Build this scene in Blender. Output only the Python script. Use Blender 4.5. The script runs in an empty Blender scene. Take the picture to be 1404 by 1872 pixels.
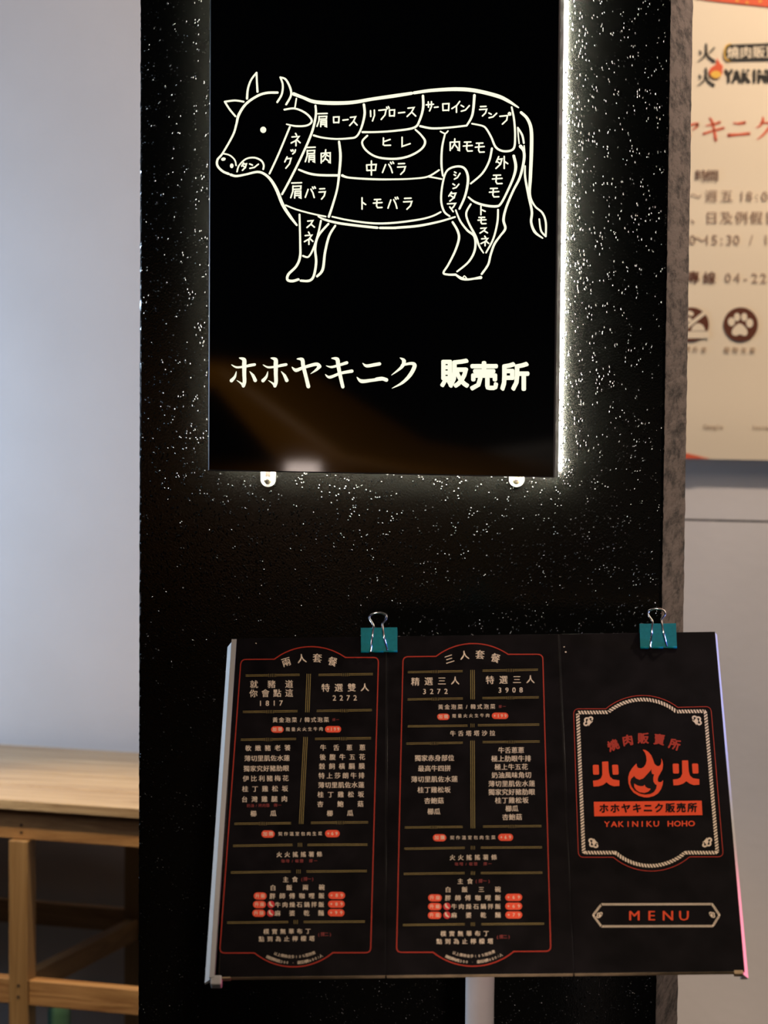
import bpy, bmesh, math, random
from mathutils import Vector, Matrix
random.seed(7)
SC = bpy.context.scene
COL = SC.collection
R = math.radians

# ------------------------------------------------------------------ camera
F_PX, CX, CY = 4852.3, 702.0, 936.0
PITCH, ROLL, YAW, DIST = R(3.7196), R(0.4623), R(13.740), 3.5
CAM = Vector((DIST*math.sin(YAW)*math.cos(PITCH), -DIST*math.cos(YAW)*math.cos(PITCH), 1.55))
_f = Vector((-math.sin(YAW)*math.cos(PITCH), math.cos(YAW)*math.cos(PITCH), -math.sin(PITCH)))
_r0 = Vector((math.cos(YAW), math.sin(YAW), 0)); _u0 = _r0.cross(_f)
_r = _r0*math.cos(ROLL) + _u0*math.sin(ROLL); _u = -_r0*math.sin(ROLL) + _u0*math.cos(ROLL)
cd = bpy.data.cameras.new('camera'); cam = bpy.data.objects.new('camera', cd); COL.objects.link(cam)
cam.matrix_world = Matrix(((_r.x, _u.x, -_f.x, CAM.x), (_r.y, _u.y, -_f.y, CAM.y), (_r.z, _u.z, -_f.z, CAM.z), (0, 0, 0, 1)))
cd.sensor_fit = 'VERTICAL'; cd.sensor_height = 36.0; cd.sensor_width = 27.0
cd.lens = F_PX/1872*36.0
cd.clip_start = 0.05; cd.clip_end = 100
cd.dof.use_dof = True; cd.dof.focus_distance = 3.38; cd.dof.aperture_fstop = 6.2
SC.camera = cam

# ------------------------------------------------------------------ world and light
SC.view_settings.view_transform = 'Standard'; SC.view_settings.look = 'None'
SC.view_settings.gamma = 1.0; SC.view_settings.exposure = 0.0; SC.view_settings.use_curve_mapping = False
w = bpy.data.worlds.new('night'); SC.world = w; w.use_nodes = True
w.node_tree.nodes['Background'].inputs[0].default_value = (0.55, 0.62, 0.85, 1)
w.node_tree.nodes['Background'].inputs[1].default_value = 0.012

def lamp(name, kind, loc, target, power, color, size=0.3, size_y=None, spot=None, blend=0.5):
    d = bpy.data.lights.new(name, kind); d.energy = power; d.color = color
    if kind == 'AREA':
        d.size = size
        if size_y: d.shape = 'RECTANGLE'; d.size_y = size_y
    elif kind == 'SPOT':
        d.shadow_soft_size = size; d.spot_size = R(spot); d.spot_blend = blend
    else:
        d.shadow_soft_size = size
    o = bpy.data.objects.new(name, d); COL.objects.link(o); o.location = loc
    o.rotation_euler = (Vector(target)-Vector(loc)).to_track_quat('-Z', 'Y').to_euler()
    return o
lamp('menu_key_spot', 'SPOT', (1.1, -3.2, 3.0), (0.34, -0.3, 0.98), 300, (1.0, 0.80, 0.62), 0.12, spot=21, blend=0.7)  # unseen warm key spot aimed at the menu; no awning overhead
lamp('wall_washer', 'AREA', (0.95, 0.5, 3.0), (0.75, 1.5, 1.2), 33, (1.0, 0.80, 0.62), 0.08)
lamp('poster_wall_fill', 'AREA', (1.5, -0.1, 3.1), (0.6, 1.5, 1.25), 13, (1.0, 0.78, 0.60), 0.9)  # added warm fill that softens the shadow under the poster; no ceiling panel
lamp('cool_left_light', 'AREA', (-1.95, 0.95, 1.32), (-1.0, 1.4, 1.30), 11, (0.45, 0.70, 1.0), 0.4, 0.8)  # unseen cool light washing the left wall; no window stands there
lamp('alcove_light', 'AREA', (-0.9, 0.7, 3.2), (-0.9, 1.3, 0.9), 5.5, (0.95, 0.88, 0.90), 0.4)
lamp('left_wall_fill', 'AREA', (-1.35, 0.45, 1.35), (-0.85, 1.56, 1.02), 2.2, (0.92, 0.90, 1.0), 0.8, 0.6)  # added fill to even out the left wall; no shop window here
lamp('blue_sign_spot', 'SPOT', (-2.0, -0.22, 1.60), (-0.24, -0.05, 1.66), 55, (0.60, 0.78, 1.0), 0.06, spot=24, blend=0.5)  # added to brighten the left bevel of the sign; no fixture known
lamp('pole_fill_spot', 'SPOT', (0.9, -2.8, 0.95), (0.235, -0.40, 0.72), 120, (1.0, 0.82, 0.72), 0.05, spot=10, blend=0.5)  # added low front fill so the pole reads pale; no shop lamp
lamp('blue_side_spot', 'SPOT', (-1.9, -0.75, 1.05), (-0.08, -0.40, 1.0), 62, (0.70, 0.84, 1.0), 0.05, spot=24, blend=0.6)  # added blue side light for the pole and the menu's left rail
lamp('table_spot', 'SPOT', (-0.95, 0.1, 2.7), (-0.85, 0.97, 0.66), 210, (1.0, 0.74, 0.42), 0.06, spot=22, blend=0.8)
lamp('blue_edge_spot', 'SPOT', (1.20, -0.10, 1.26), (0.455, -0.27, 1.15), 30, (0.15, 0.25, 1.0), 0.03, spot=26, blend=0.9)  # added out of view to tint the upper right menu edge; no neon tube
lamp('pink_edge_spot', 'SPOT', (1.20, -0.30, 0.84), (0.52, -0.50, 0.90), 40, (1.0, 0.08, 0.30), 0.03, spot=24, blend=0.9)  # pink counterpart for the lower part of that edge, likewise added

# ------------------------------------------------------------------ materials
def nodes_of(name):
    m = bpy.data.materials.new(name); m.use_nodes = True
    nt = m.node_tree; return m, nt, nt.nodes['Principled BSDF']
def flat(name, col, rough=0.5, metal=0.0, spec=0.5, coat=0.0, noise=0.0, nscale=40, bump=0.0, bscale=200):
    m, nt, b = nodes_of(name)
    b.inputs['Roughness'].default_value = rough; b.inputs['Metallic'].default_value = metal
    b.inputs['Specular IOR Level'].default_value = spec; b.inputs['Coat Weight'].default_value = coat
    tc = nt.nodes.new('ShaderNodeTexCoord')
    n = nt.nodes.new('ShaderNodeTexNoise'); n.inputs['Scale'].default_value = nscale; n.inputs['Detail'].default_value = 5
    nt.links.new(tc.outputs['Object'], n.inputs['Vector'])
    r = nt.nodes.new('ShaderNodeValToRGB')
    r.color_ramp.elements[0].position = 0.3; r.color_ramp.elements[1].position = 0.7
    r.color_ramp.elements[0].color = tuple(c*(1-noise) for c in col)+(1,)
    r.color_ramp.elements[1].color = tuple(min(1, c*(1+noise)) for c in col)+(1,)
    nt.links.new(n.outputs['Fac'], r.inputs['Fac']); nt.links.new(r.outputs['Color'], b.inputs['Base Color'])
    if bump:
        n2 = nt.nodes.new('ShaderNodeTexNoise'); n2.inputs['Scale'].default_value = bscale; n2.inputs['Detail'].default_value = 4
        nt.links.new(tc.outputs['Object'], n2.inputs['Vector'])
        bp = nt.nodes.new('ShaderNodeBump'); bp.inputs['Distance'].default_value = bump; bp.inputs['Strength'].default_value = 1
        nt.links.new(n2.outputs['Fac'], bp.inputs['Height']); nt.links.new(bp.outputs['Normal'], b.inputs['Normal'])
    return m
def emit(name, col, s):
    m, nt, b = nodes_of(name)
    b.inputs['Base Color'].default_value = (0.02, 0.02, 0.02, 1)
    b.inputs['Emission Color'].default_value = tuple(col)+(1,); b.inputs['Emission Strength'].default_value = s
    return m
def wood(name, a, b_, axis='X', sc=1.0):
    m, nt, b = nodes_of(name)
    tc = nt.nodes.new('ShaderNodeTexCoord'); mp = nt.nodes.new('ShaderNodeMapping')
    s = {'X': (1.2, 26, 26), 'Z': (26, 26, 1.2), 'Y': (26, 1.2, 26)}[axis]
    mp.inputs['Scale'].default_value = tuple(v*sc for v in s)
    nt.links.new(tc.outputs['Object'], mp.inputs['Vector'])
    n = nt.nodes.new('ShaderNodeTexNoise'); n.inputs['Scale'].default_value = 1.6; n.inputs['Detail'].default_value = 6
    n.inputs['Roughness'].default_value = 0.7; n.inputs['Distortion'].default_value = 1.4
    nt.links.new(mp.outputs['Vector'], n.inputs['Vector'])
    r = nt.nodes.new('ShaderNodeValToRGB'); e = r.color_ramp.elements
    e[0].position = 0.30; e[1].position = 0.68; e[0].color = tuple(a)+(1,); e[1].color = tuple(b_)+(1,)
    nt.links.new(n.outputs['Fac'], r.inputs['Fac']); nt.links.new(r.outputs['Color'], b.inputs['Base Color'])
    b.inputs['Roughness'].default_value = 0.45
    bp = nt.nodes.new('ShaderNodeBump'); bp.inputs['Distance'].default_value = 0.001
    nt.links.new(n.outputs['Fac'], bp.inputs['Height']); nt.links.new(bp.outputs['Normal'], b.inputs['Normal'])
    return m
def black_paint():
    # thick glossy paint: orange-peel relief with sparse raised drips
    m, nt, b = nodes_of('black_gloss_paint')
    b.inputs['Base Color'].default_value = (0.0025, 0.0025, 0.0022, 1); b.inputs['Roughness'].default_value = 0.15
    b.inputs['Specular IOR Level'].default_value = 0.4
    tc = nt.nodes.new('ShaderNodeTexCoord')
    mp = nt.nodes.new('ShaderNodeMapping'); mp.inputs['Scale'].default_value = (1, 1, 0.7)
    nt.links.new(tc.outputs['Object'], mp.inputs['Vector'])
    n = nt.nodes.new('ShaderNodeTexNoise'); n.inputs['Scale'].default_value = 520; n.inputs['Detail'].default_value = 1.5
    nt.links.new(mp.outputs['Vector'], n.inputs['Vector'])
    v = nt.nodes.new('ShaderNodeTexVoronoi'); v.inputs['Scale'].default_value = 270; v.feature = 'SMOOTH_F1'
    v.inputs['Smoothness'].default_value = 0.3; v.inputs['Randomness'].default_value = 1
    nt.links.new(mp.outputs['Vector'], v.inputs['Vector'])
    mr = nt.nodes.new('ShaderNodeMapRange'); mr.interpolation_type = 'SMOOTHSTEP'
    mr.inputs['From Min'].default_value = 0.36; mr.inputs['From Max'].default_value = 0.02
    nt.links.new(v.outputs['Distance'], mr.inputs['Value'])
    sel = nt.nodes.new('ShaderNodeTexNoise'); sel.inputs['Scale'].default_value = 80; sel.inputs['Detail'].default_value = 2
    nt.links.new(tc.outputs['Object'], sel.inputs['Vector'])
    mr2 = nt.nodes.new('ShaderNodeMapRange'); mr2.inputs['From Min'].default_value = 0.455; mr2.inputs['From Max'].default_value = 0.64
    nt.links.new(sel.outputs['Fac'], mr2.inputs['Value'])
    mu = nt.nodes.new('ShaderNodeMath'); mu.operation = 'MULTIPLY'
    nt.links.new(mr.outputs['Result'], mu.inputs[0]); nt.links.new(mr2.outputs['Result'], mu.inputs[1])
    b1 = nt.nodes.new('ShaderNodeBump'); b1.inputs['Distance'].default_value = 0.00011
    nt.links.new(n.outputs['Fac'], b1.inputs['Height'])
    b2 = nt.nodes.new('ShaderNodeBump'); b2.inputs['Distance'].default_value = 0.0016
    nt.links.new(mu.outputs[0], b2.inputs['Height']); nt.links.new(b1.outputs['Normal'], b2.inputs['Normal'])
    nt.links.new(b2.outputs['Normal'], b.inputs['Normal'])
    return m
def concrete():
    m, nt, b = nodes_of('bare_concrete')
    tc = nt.nodes.new('ShaderNodeTexCoord'); mp = nt.nodes.new('ShaderNodeMapping'); mp.inputs['Scale'].default_value = (1, 0.2, 0.8)
    nt.links.new(tc.outputs['Object'], mp.inputs['Vector'])
    n = nt.nodes.new('ShaderNodeTexNoise'); n.inputs['Scale'].default_value = 60; n.inputs['Detail'].default_value = 8
    n.inputs['Roughness'].default_value = 0.75
    nt.links.new(mp.outputs['Vector'], n.inputs['Vector'])
    r = nt.nodes.new('ShaderNodeValToRGB'); e = r.color_ramp.elements
    e[0].position = 0.38; e[1].position = 0.55; e[0].color = (0.02, 0.016, 0.016, 1); e[1].color = (0.17, 0.135, 0.125, 1)
    nt.links.new(n.outputs['Fac'], r.inputs['Fac']); nt.links.new(r.outputs['Color'], b.inputs['Base Color'])
    b.inputs['Roughness'].default_value = 0.9
    bp = nt.nodes.new('ShaderNodeBump'); bp.inputs['Distance'].default_value = 0.002
    nt.links.new(n.outputs['Fac'], bp.inputs['Height']); nt.links.new(bp.outputs['Normal'], b.inputs['Normal'])
    return m
M = dict(
    paint=black_paint(), concrete=concrete(),
    wall=flat('plaster_wall', (0.72, 0.68, 0.67), 0.8, noise=0.03, nscale=5, bump=0.0006, bscale=60),
    floor=flat('floor_tiles', (0.05, 0.055, 0.06), 0.4, noise=0.3, nscale=8),
    gloss=flat('black_acrylic', (0.004, 0.004, 0.004), 0.035),
    rim=flat('dark_brushed_rim', (0.34, 0.31, 0.32), 0.36, metal=0.9),
    tray=flat('painted_tray', (0.05, 0.05, 0.05), 0.5),
    glow=emit('lit_lettering', (1.0, 0.99, 0.76), 1.05),
    led=emit('led_strip', (1.0, 0.96, 0.80), 950.0), led_soft=emit('led_strip_dimmer', (1.0, 0.96, 0.80), 330.0),
    tab=flat('zinc_tab', (0.75, 0.72, 0.62), 0.45, metal=0.3),
    screw=flat('brass_screw', (0.55, 0.48, 0.30), 0.3, metal=0.9),
    board=flat('black_menu_print', (0.0052, 0.0042, 0.0048), 0.36, noise=0.4, nscale=30, spec=0.06),
    kraft=flat('kraft_board_core', (0.36, 0.26, 0.15), 0.9, noise=0.25, nscale=60),
    cream=flat('cream_ink', (0.62, 0.50, 0.38), 0.6),
    gold=flat('gold_ink', (0.24, 0.17, 0.045), 0.6),
    red=flat('red_ink', (0.30, 0.022, 0.010), 0.6, spec=0.2),
    dred=flat('dark_red_ink', (0.20, 0.015, 0.012), 0.6),
    orange=flat('orange_red_ink', (0.62, 0.055, 0.012), 0.6, spec=0.2),
    pill=flat('price_tag_ink', (0.66, 0.07, 0.03), 0.6, spec=0.2),
    chili=flat('chili_badge_ink', (0.50, 0.012, 0.014), 0.6),
    ink=flat('black_ink', (0.006, 0.004, 0.004), 0.6, spec=0.06),
    rail=flat('white_plastic_rail', (0.62, 0.62, 0.62), 0.35),
    clear=flat('frosted_plastic_clip', (0.38, 0.37, 0.37), 0.25),
    teal=flat('teal_enamel', (0.004, 0.16, 0.20), 0.45, spec=0.04, noise=0.08, nscale=300),
    wire=flat('nickel_wire', (0.75, 0.72, 0.70), 0.16, metal=1.0),
    pole=flat('white_pole', (0.55, 0.50, 0.49), 0.4, noise=0.04),
    steel=flat('stand_steel', (0.10, 0.10, 0.10), 0.4, metal=0.5),
    poster=flat('poster_paper', (0.84, 0.71, 0.53), 0.55, noise=0.02, nscale=4),
    pink_=flat('poster_orange', (0.75, 0.14, 0.05), 0.55),
    pyel=flat('poster_yellow', (0.85, 0.50, 0.08), 0.55),
    pred=flat('poster_red', (0.74, 0.12, 0.05), 0.55),
    pbrown=flat('poster_brown', (0.115, 0.030, 0.012), 0.55),
    ptext=flat('poster_text', (0.34, 0.22, 0.15), 0.55),
    pcapt=flat('poster_caption', (0.42, 0.29, 0.18), 0.55),
    pblack=flat('poster_black', (0.03, 0.025, 0.02), 0.55),
    wood=wood('pine_wood', (0.22, 0.10, 0.035), (0.50, 0.29, 0.12)),
    woodz=wood('pine_wood_upright', (0.19, 0.10, 0.035), (0.38, 0.235, 0.10), 'Z'),
    woody=wood('pine_wood_side', (0.16, 0.08, 0.03), (0.34, 0.20, 0.08), 'Y'),
    top=wood('pine_tabletop', (0.24, 0.145, 0.075), (0.58, 0.45, 0.28), 'X', 0.9),
    hole=flat('screw_hole', (0.02, 0.012, 0.008), 0.8),
    green=flat('green_plastic', (0.07, 0.17, 0.12), 0.4),
)

# ------------------------------------------------------------------ object helpers
WO = {}
def thing(name, label, cat, loc, group=None):
    o = bpy.data.objects.new(name, None); COL.objects.link(o); o.location = loc
    o['label'] = label; o['category'] = cat
    if group: o['group'] = group
    WO[o.name] = Vector(loc); return o
class MB:
    """collects geometry in world coordinates"""
    def __init__(s): s.v = []; s.f = []; s.m = []; s.k = 0
    def add(s, vs, fs):
        n = len(s.v); s.v += [Vector(v) for v in vs]; s.f += [tuple(i+n for i in f) for f in fs]; s.m += [s.k]*len(fs)
    def box(s, a, b, fr=None):
        x0, y0, z0 = a; x1, y1, z1 = b
        vs = [Vector(p) for p in ((x0,y0,z0),(x1,y0,z0),(x1,y1,z0),(x0,y1,z0),(x0,y0,z1),(x1,y0,z1),(x1,y1,z1),(x0,y1,z1))]
        if fr: vs = [fr(v) for v in vs]
        s.add(vs, [(0,3,2,1),(4,5,6,7),(0,1,5,4),(1,2,6,5),(2,3,7,6),(3,0,4,7)])
    def tube(s, pts, r, n=10, fr=None, closed=False):
        pts = [Vector(p) for p in pts]
        if fr: pts = [fr(p) for p in pts]
        rr = r if isinstance(r, (list, tuple)) else [r]*len(pts)
        N = len(pts); base = len(s.v); up = None
        for i, p in enumerate(pts):
            t = (pts[(i+1) % N]-pts[i-1]) if closed else (pts[min(i+1, N-1)]-pts[max(i-1, 0)])
            t.normalize()
            if up is None:
                up = t.orthogonal().normalized()
            up = (up - t*up.dot(t)).normalized(); sd = t.cross(up)
            for k in range(n):
                a = 2*math.pi*k/n; s.v.append(p + (up*math.cos(a)+sd*math.sin(a))*rr[i])
        for i in range(N if closed else N-1):
            j = (i+1) % N
            for k in range(n):
                s.f.append((base+i*n+k, base+i*n+(k+1) % n, base+j*n+(k+1) % n, base+j*n+k)); s.m.append(s.k)
        if not closed:
            s.f.append(tuple(base+k for k in range(n))[::-1]); s.m.append(s.k)
            s.f.append(tuple(base+(N-1)*n+k for k in range(n))); s.m.append(s.k)
    def build(s, name, mats, parent=None, smooth=False, bevel=0, solid=True, origin=None, **props):
        me = bpy.data.meshes.new(name)
        org = WO[parent.name] if parent else Vector(origin or (0, 0, 0))
        me.from_pydata([v-org for v in s.v], [], s.f)
        if not isinstance(mats, (list, tuple)): mats = [mats]
        for m in mats: me.materials.append(m)
        for p, i in zip(me.polygons, s.m): p.material_index = i; p.use_smooth = smooth
        if solid:
            bm = bmesh.new(); bm.from_mesh(me); bmesh.ops.recalc_face_normals(bm, faces=bm.faces[:]); bm.to_mesh(me); bm.free()
        me.update()
        o = bpy.data.objects.new(name, me); COL.objects.link(o)
        if parent: o.parent = parent
        else: o.location = org
        WO[o.name] = org
        if bevel:
            b = o.modifiers.new('bevel', 'BEVEL'); b.width = bevel; b.segments = 2; b.limit_method = 'ANGLE'
        for k, v in props.items(): o[k] = v
        return o
def quick_box(name, a, b, mat, parent=None, bevel=0.0, fr=None, **p):
    m = MB(); m.box(a, b, fr); return m.build(name, mat, parent, bevel=bevel, **p)

# ------------------------------------------------------------------ planes on which print lies
class Plane:
    def __init__(s, O, U, V): s.O, s.U, s.V = Vector(O), Vector(U).normalized(), Vector(V).normalized(); s.N = s.U.cross(s.V).normalized()
    def hit(s, x, y):
        d = _f + _r*((x-CX)/F_PX) - _u*((y-CY)/F_PX)
        t = (s.O-CAM).dot(s.N)/d.dot(s.N); p = CAM+d*t-s.O
        return p.dot(s.U), p.dot(s.V)
    def pt(s, u, v, n=0.0): return s.O+s.U*u+s.V*v+s.N*n
    def at(s, x, y, n=0.0):
        u, v = s.hit(x, y); return s.pt(u, v, n)
class Print:
    """flat print on a plane, measured in a crop of the photograph: origin (ox, oy), magnification sc"""
    def __init__(s, plane, lift): s.p = plane; s.l = lift; s.mb = MB()
    def poly(s, pts, c=None, lift=0):
        if c: pts = [c(x, y) for x, y in pts]
        s.mb.add([s.p.at(x, y, s.l+lift) for x, y in pts], [tuple(range(len(pts)))])
    def area(s, pts, c=None, lift=0):     # concave polygon
        from mathutils.geometry import tessellate_polygon
        if c: pts = [c(x, y) for x, y in pts]
        tr = tessellate_polygon([[Vector((x, y, 0)) for x, y in pts]])
        s.mb.add([s.p.at(x, y, s.l+lift) for x, y in pts], [tuple(t) for t in tr])
    def disc(s, x, y, rx, ry=None, c=None, n=28, lift=0, rot=0):
        ry = ry or rx; a = R(rot)
        s.poly([(x+rx*math.cos(t)*math.cos(a)-ry*math.sin(t)*math.sin(a), y+rx*math.cos(t)*math.sin(a)+ry*math.sin(t)*math.cos(a))
                for t in [2*math.pi*i/n for i in range(n)]], c, lift)
    def stroke(s, pts, w, c=None, closed=False, cap=True, lift=0, smooth=False):
        """ribbon of width w (a number or one width per point), given in crop units"""
        if c: k = c.s; pts = [c(x, y) for x, y in pts]
        else: k = 1
        ws = [q/k for q in (w if isinstance(w, (list, tuple)) else [w]*len(pts))]
        if smooth: pts, ws = spline(pts, ws, closed)
        n = len(pts); L = []
        for i in range(n):
            a = pts[(i-1) % n] if (closed or i > 0) else pts[i]
            b = pts[(i+1) % n] if (closed or i < n-1) else pts[i]
            d1 = Vector((pts[i][0]-a[0], pts[i][1]-a[1])); d2 = Vector((b[0]-pts[i][0], b[1]-pts[i][1]))
            if d1.length > 1e-9: d1.normalize()
            if d2.length > 1e-9: d2.normalize()
            d = d1+d2
            if d.length < 1e-6: d = d2
            d.normalize(); nn = Vector((-d.y, d.x))
            cs = max(0.5, nn.dot(Vector((-d2.y, d2.x)))) if d2.length > .5 and d1.length > .5 else 1
            L.append(nn*(ws[i]/2/cs))
        vs = []; fs = []
        for i in range(n):
            x, y = pts[i]
            vs += [s.p.at(x+L[i].x, y+L[i].y, s.l+lift), s.p.at(x-L[i].x, y-L[i].y, s.l+lift)]
        for i in range(n if closed else n-1):
            j = (i+1) % n; fs.append((2*i, 2*i+1, 2*j+1, 2*j))
        s.mb.add(vs, fs)
        if cap and not closed:
            for i in (0, n-1): s.disc(pts[i][0], pts[i][1], ws[i]/2, n=10, lift=lift)
    def glyph(s, ch, x, y, size, bold=0.0, rot=0.0, wide=1.0, lift=0):
        vs, fs, cx = glyph_mesh(ch)
        a = R(rot); ca, sa = math.cos(a), math.sin(a)
        out = []
        u0, v0 = s.p.hit(x, y); ux, uy = s.p.hit(x+4, y); vx, vy = s.p.hit(x, y-4)
        du = ((ux-u0)/4, (uy-v0)/4); dv = ((vx-u0)/4, (vy-v0)/4)
        for gx, gy in vs:
            px, py = (gx-cx)*size*wide, (gy-0.365)*size
            qx, qy = px*ca-py*sa, px*sa+py*ca
            out.append((u0+du[0]*qx+dv[0]*qy, v0+du[1]*qx+dv[1]*qy))
        b = bold*size*math.hypot(*du)
        sh = [(0, 0)] if b == 0 else [(-b, 0), (b, 0)] if bold < .015 else [(-b, 0), (b, 0), (0, -b*.8), (0, b*.8)] if bold < .03 else [(b*math.cos(t), b*math.sin(t)) for t in [math.pi*k/4 for k in range(8)]]
        for k, (sx, sy) in enumerate(sh):
            s.mb.add([s.p.pt(x+sx, y+sy, s.l+lift+k*1e-6) for x, y in out], fs)
    def flush(s, name, mat, parent, **p):
        o = s.build(name, mat, parent, **p); s.mb = MB(); return o
    def row(s, text, x0, x1, y0, y1, size, c=None, bold=0.02, wide=1.0, lift=0):
        if c: (x0, y0), (x1, y1), size = c(x0, y0), c(x1, y1), size/c.s
        n = len(text)
        for i, ch in enumerate(text):
            t = i/(n-1) if n > 1 else 0.5
            if ch != ' ': s.glyph(ch, x0+(x1-x0)*t, y0+(y1-y0)*t, size, bold, 0, wide, lift)
    def build(s, name, mat, parent, **p): return s.mb.build(name, mat, parent, solid=False, **p) if s.mb.f else None
def spline(pts, ws, closed=False, k=6):
    n = len(pts); o = []; ow = []
    g = (lambda i: pts[i % n]) if closed else (lambda i: pts[max(0, min(n-1, i))])
    gw = (lambda i: ws[i % n]) if closed else (lambda i: ws[max(0, min(n-1, i))])
    for i in range(n if closed else n-1):
        a, b, c, d = g(i-1), g(i), g(i+1), g(i+2)
        for q in range(k):
            t = q/k
            o.append(tuple(0.5*(2*b[j]+(c[j]-a[j])*t+(2*a[j]-5*b[j]+4*c[j]-d[j])*t*t+(3*b[j]-a[j]-3*c[j]+d[j])*t**3) for j in (0, 1)))
            ow.append(gw(i)*(1-t)+gw(i+1)*t)
    if not closed: o.append(pts[-1]); ow.append(ws[-1])
    return o, ow
_gc = {}
def glyph_mesh(ch):
    k = ch
    if k not in _gc:
        c = bpy.data.curves.new('g', 'FONT'); c.body = ch; c.size = 1; c.resolution_u = 2
        o = bpy.data.objects.new('g', c); COL.objects.link(o)
        dg = bpy.context.evaluated_depsgraph_get(); dg.update()
        me = bpy.data.meshes.new_from_object(o.evaluated_get(dg))
        vs = [(v.co.x, v.co.y) for v in me.vertices]; fs = [tuple(p.vertices) for p in me.polygons]
        bpy.data.objects.remove(o); bpy.data.curves.remove(c); bpy.data.meshes.remove(me)
        xs = [v[0] for v in vs] or [0]
        cx = 0.5 if ord(ch) > 0x2e80 else (min(xs)+max(xs))/2
        _gc[k] = (vs, fs, cx)
    return _gc[k]
class Crop:
    def __init__(s, ox, oy, sc): s.ox, s.oy, s.s = ox, oy, sc
    def __call__(s, x, y): return (s.ox+x/s.s, s.oy+y/s.s)

# ------------------------------------------------------------------ setting
m = MB()
WY = 1.56
m.box((-4.5, WY, 0), (0.0, WY+0.12, 3.4)); m.build('wall_back', M['wall'], kind='structure')
for i, (za, zb_) in enumerate(((0, 1.2155), (1.2195, 3.4))):
    m = MB(); m.box((0.0, WY, za), (3.2, WY+0.12, zb_)); m.build('wall_right', M['wall'], kind='structure')
m = MB(); m.box((0.0, WY+0.006, 1.2155), (3.2, WY+0.11, 1.2195)); m.build('trim_1', M['concrete'], kind='structure')
quick_box('floor', (-9, -15, -0.1), (5.5, WY+0.12, 0), M['floor'], kind='structure')

# ------------------------------------------------------------------ pillar
PX0, PX1, PD, PH = -0.340, 0.3690, 0.222, 3.3
pil = thing('pillar', 'black gloss painted pillar with bare grey concrete side behind the glowing cow sign', 'pillar', (0.0145, 0.11, 0))
m = MB(); n = 700
vs = []; fs = []; ms = []
for i in range(n+1):
    z = PH*i/n; j = lambda a: random.uniform(-a, a)
    vs += [(PX0+j(.0006), 0.0+0.002, z), (PX0+.0025, 0, z), (PX1-.003+j(.0008), 0, z), (PX1+j(.0006), .003, z)]
for i in range(n):
    for k in range(3): fs.append((4*i+k, 4*i+k+1, 4*i+k+5, 4*i+k+4))
m.add(vs, fs); b0 = len(m.v)
m.add([(PX0, .0021, 0), (PX1, .0031, 0), (PX1, PD, 0), (PX0, PD, 0), (PX0, .0021, PH), (PX1, .0031, PH), (PX1, PD, PH), (PX0, PD, PH)],
      [(3, 0, 4, 7), (2, 3, 7, 6), (4, 5, 6, 7), (0, 3, 2, 1)])
m.build('painted_face', M['paint'], pil, solid=False)
m = MB(); vs = []; fs = []
for i in range(301):
    z = PH*i/300; vs += [(PX1, .0028, z), (PX1+.0006, .006, z), (PX1+.0006+random.uniform(-.0005, .0008), PD-.004, z), (PX1-.001, PD+.001+random.uniform(-.0012, .0012), z)]
for i in range(300):
    for k in range(3): fs.append((4*i+k, 4*i+k+1, 4*i+k+5, 4*i+k+4))
m.add(vs, fs)
m.build('concrete_side', M['concrete'], pil, solid=False, label='bare grey concrete side face with dark smears')

# ------------------------------------------------------------------ backlit sign
SF = -0.046                                    # front face of the sign
sp = Plane((0, SF, 1.37), (1, 0, 0), (0, 0, 1))
SX0 = sp.hit(380, 860)[0]; SX1 = sp.hit(1013.5, 870)[0]; SZ0 = 1.37+sp.hit(700, 867)[1]; SZ1 = 2.10
sign = thing('backlit_sign', 'tall glossy black sign with a glowing cow cut chart and halo light, on the pillar', 'sign', ((SX0+SX1)/2, 0, SZ0))
m = MB(); ch = 0.0016
m.add([(SX0+ch, SF, SZ0+ch), (SX1-ch, SF, SZ0+ch), (SX1-ch, SF, SZ1), (SX0+ch, SF, SZ1)], [(0, 1, 2, 3)])
m.build('face_panel', M['gloss'], sign, solid=False)
m = MB()
by = -0.016
m.add([(SX0+ch, SF, SZ0+ch), (SX1-ch, SF, SZ0+ch), (SX1-ch, SF, SZ1), (SX0+ch, SF, SZ1),
       (SX0, SF+ch, SZ0), (SX1, SF+ch, SZ0), (SX1, SF+ch, SZ1), (SX0, SF+ch, SZ1),
       (SX0, by, SZ0), (SX1, by, SZ0), (SX1, by, SZ1), (SX0, by, SZ1),
       (SX0+.002, by, SZ0+.002), (SX1-.002, by, SZ0+.002), (SX1-.002, by, SZ1-.002), (SX0+.002, by, SZ1-.002),
       (SX0+.002, SF+.003, SZ0+.002), (SX1-.002, SF+.003, SZ0+.002), (SX1-.002, SF+.003, SZ1-.002), (SX0+.002, SF+.003, SZ1-.002)],
      [(0, 1, 5, 4), (1, 2, 6, 5), (3, 0, 4, 7), (4, 5, 9, 8), (5, 6, 10, 9), (7, 4, 8, 11), (6, 7, 11, 10),
       (8, 9, 13, 12), (9, 10, 14, 13), (11, 8, 12, 15), (10, 11, 15, 14), (12, 13, 17, 16), (13, 14, 18, 17), (15, 12, 16, 19), (14, 15, 19, 18), (2, 3, 7, 6)])
m.build('rim', M['rim'], sign, solid=False)
quick_box('back_plate', (SX0+.022, -.030, SZ0+.022), (SX1-.022, -.024, SZ1-.022), M['tray'], sign)
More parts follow.
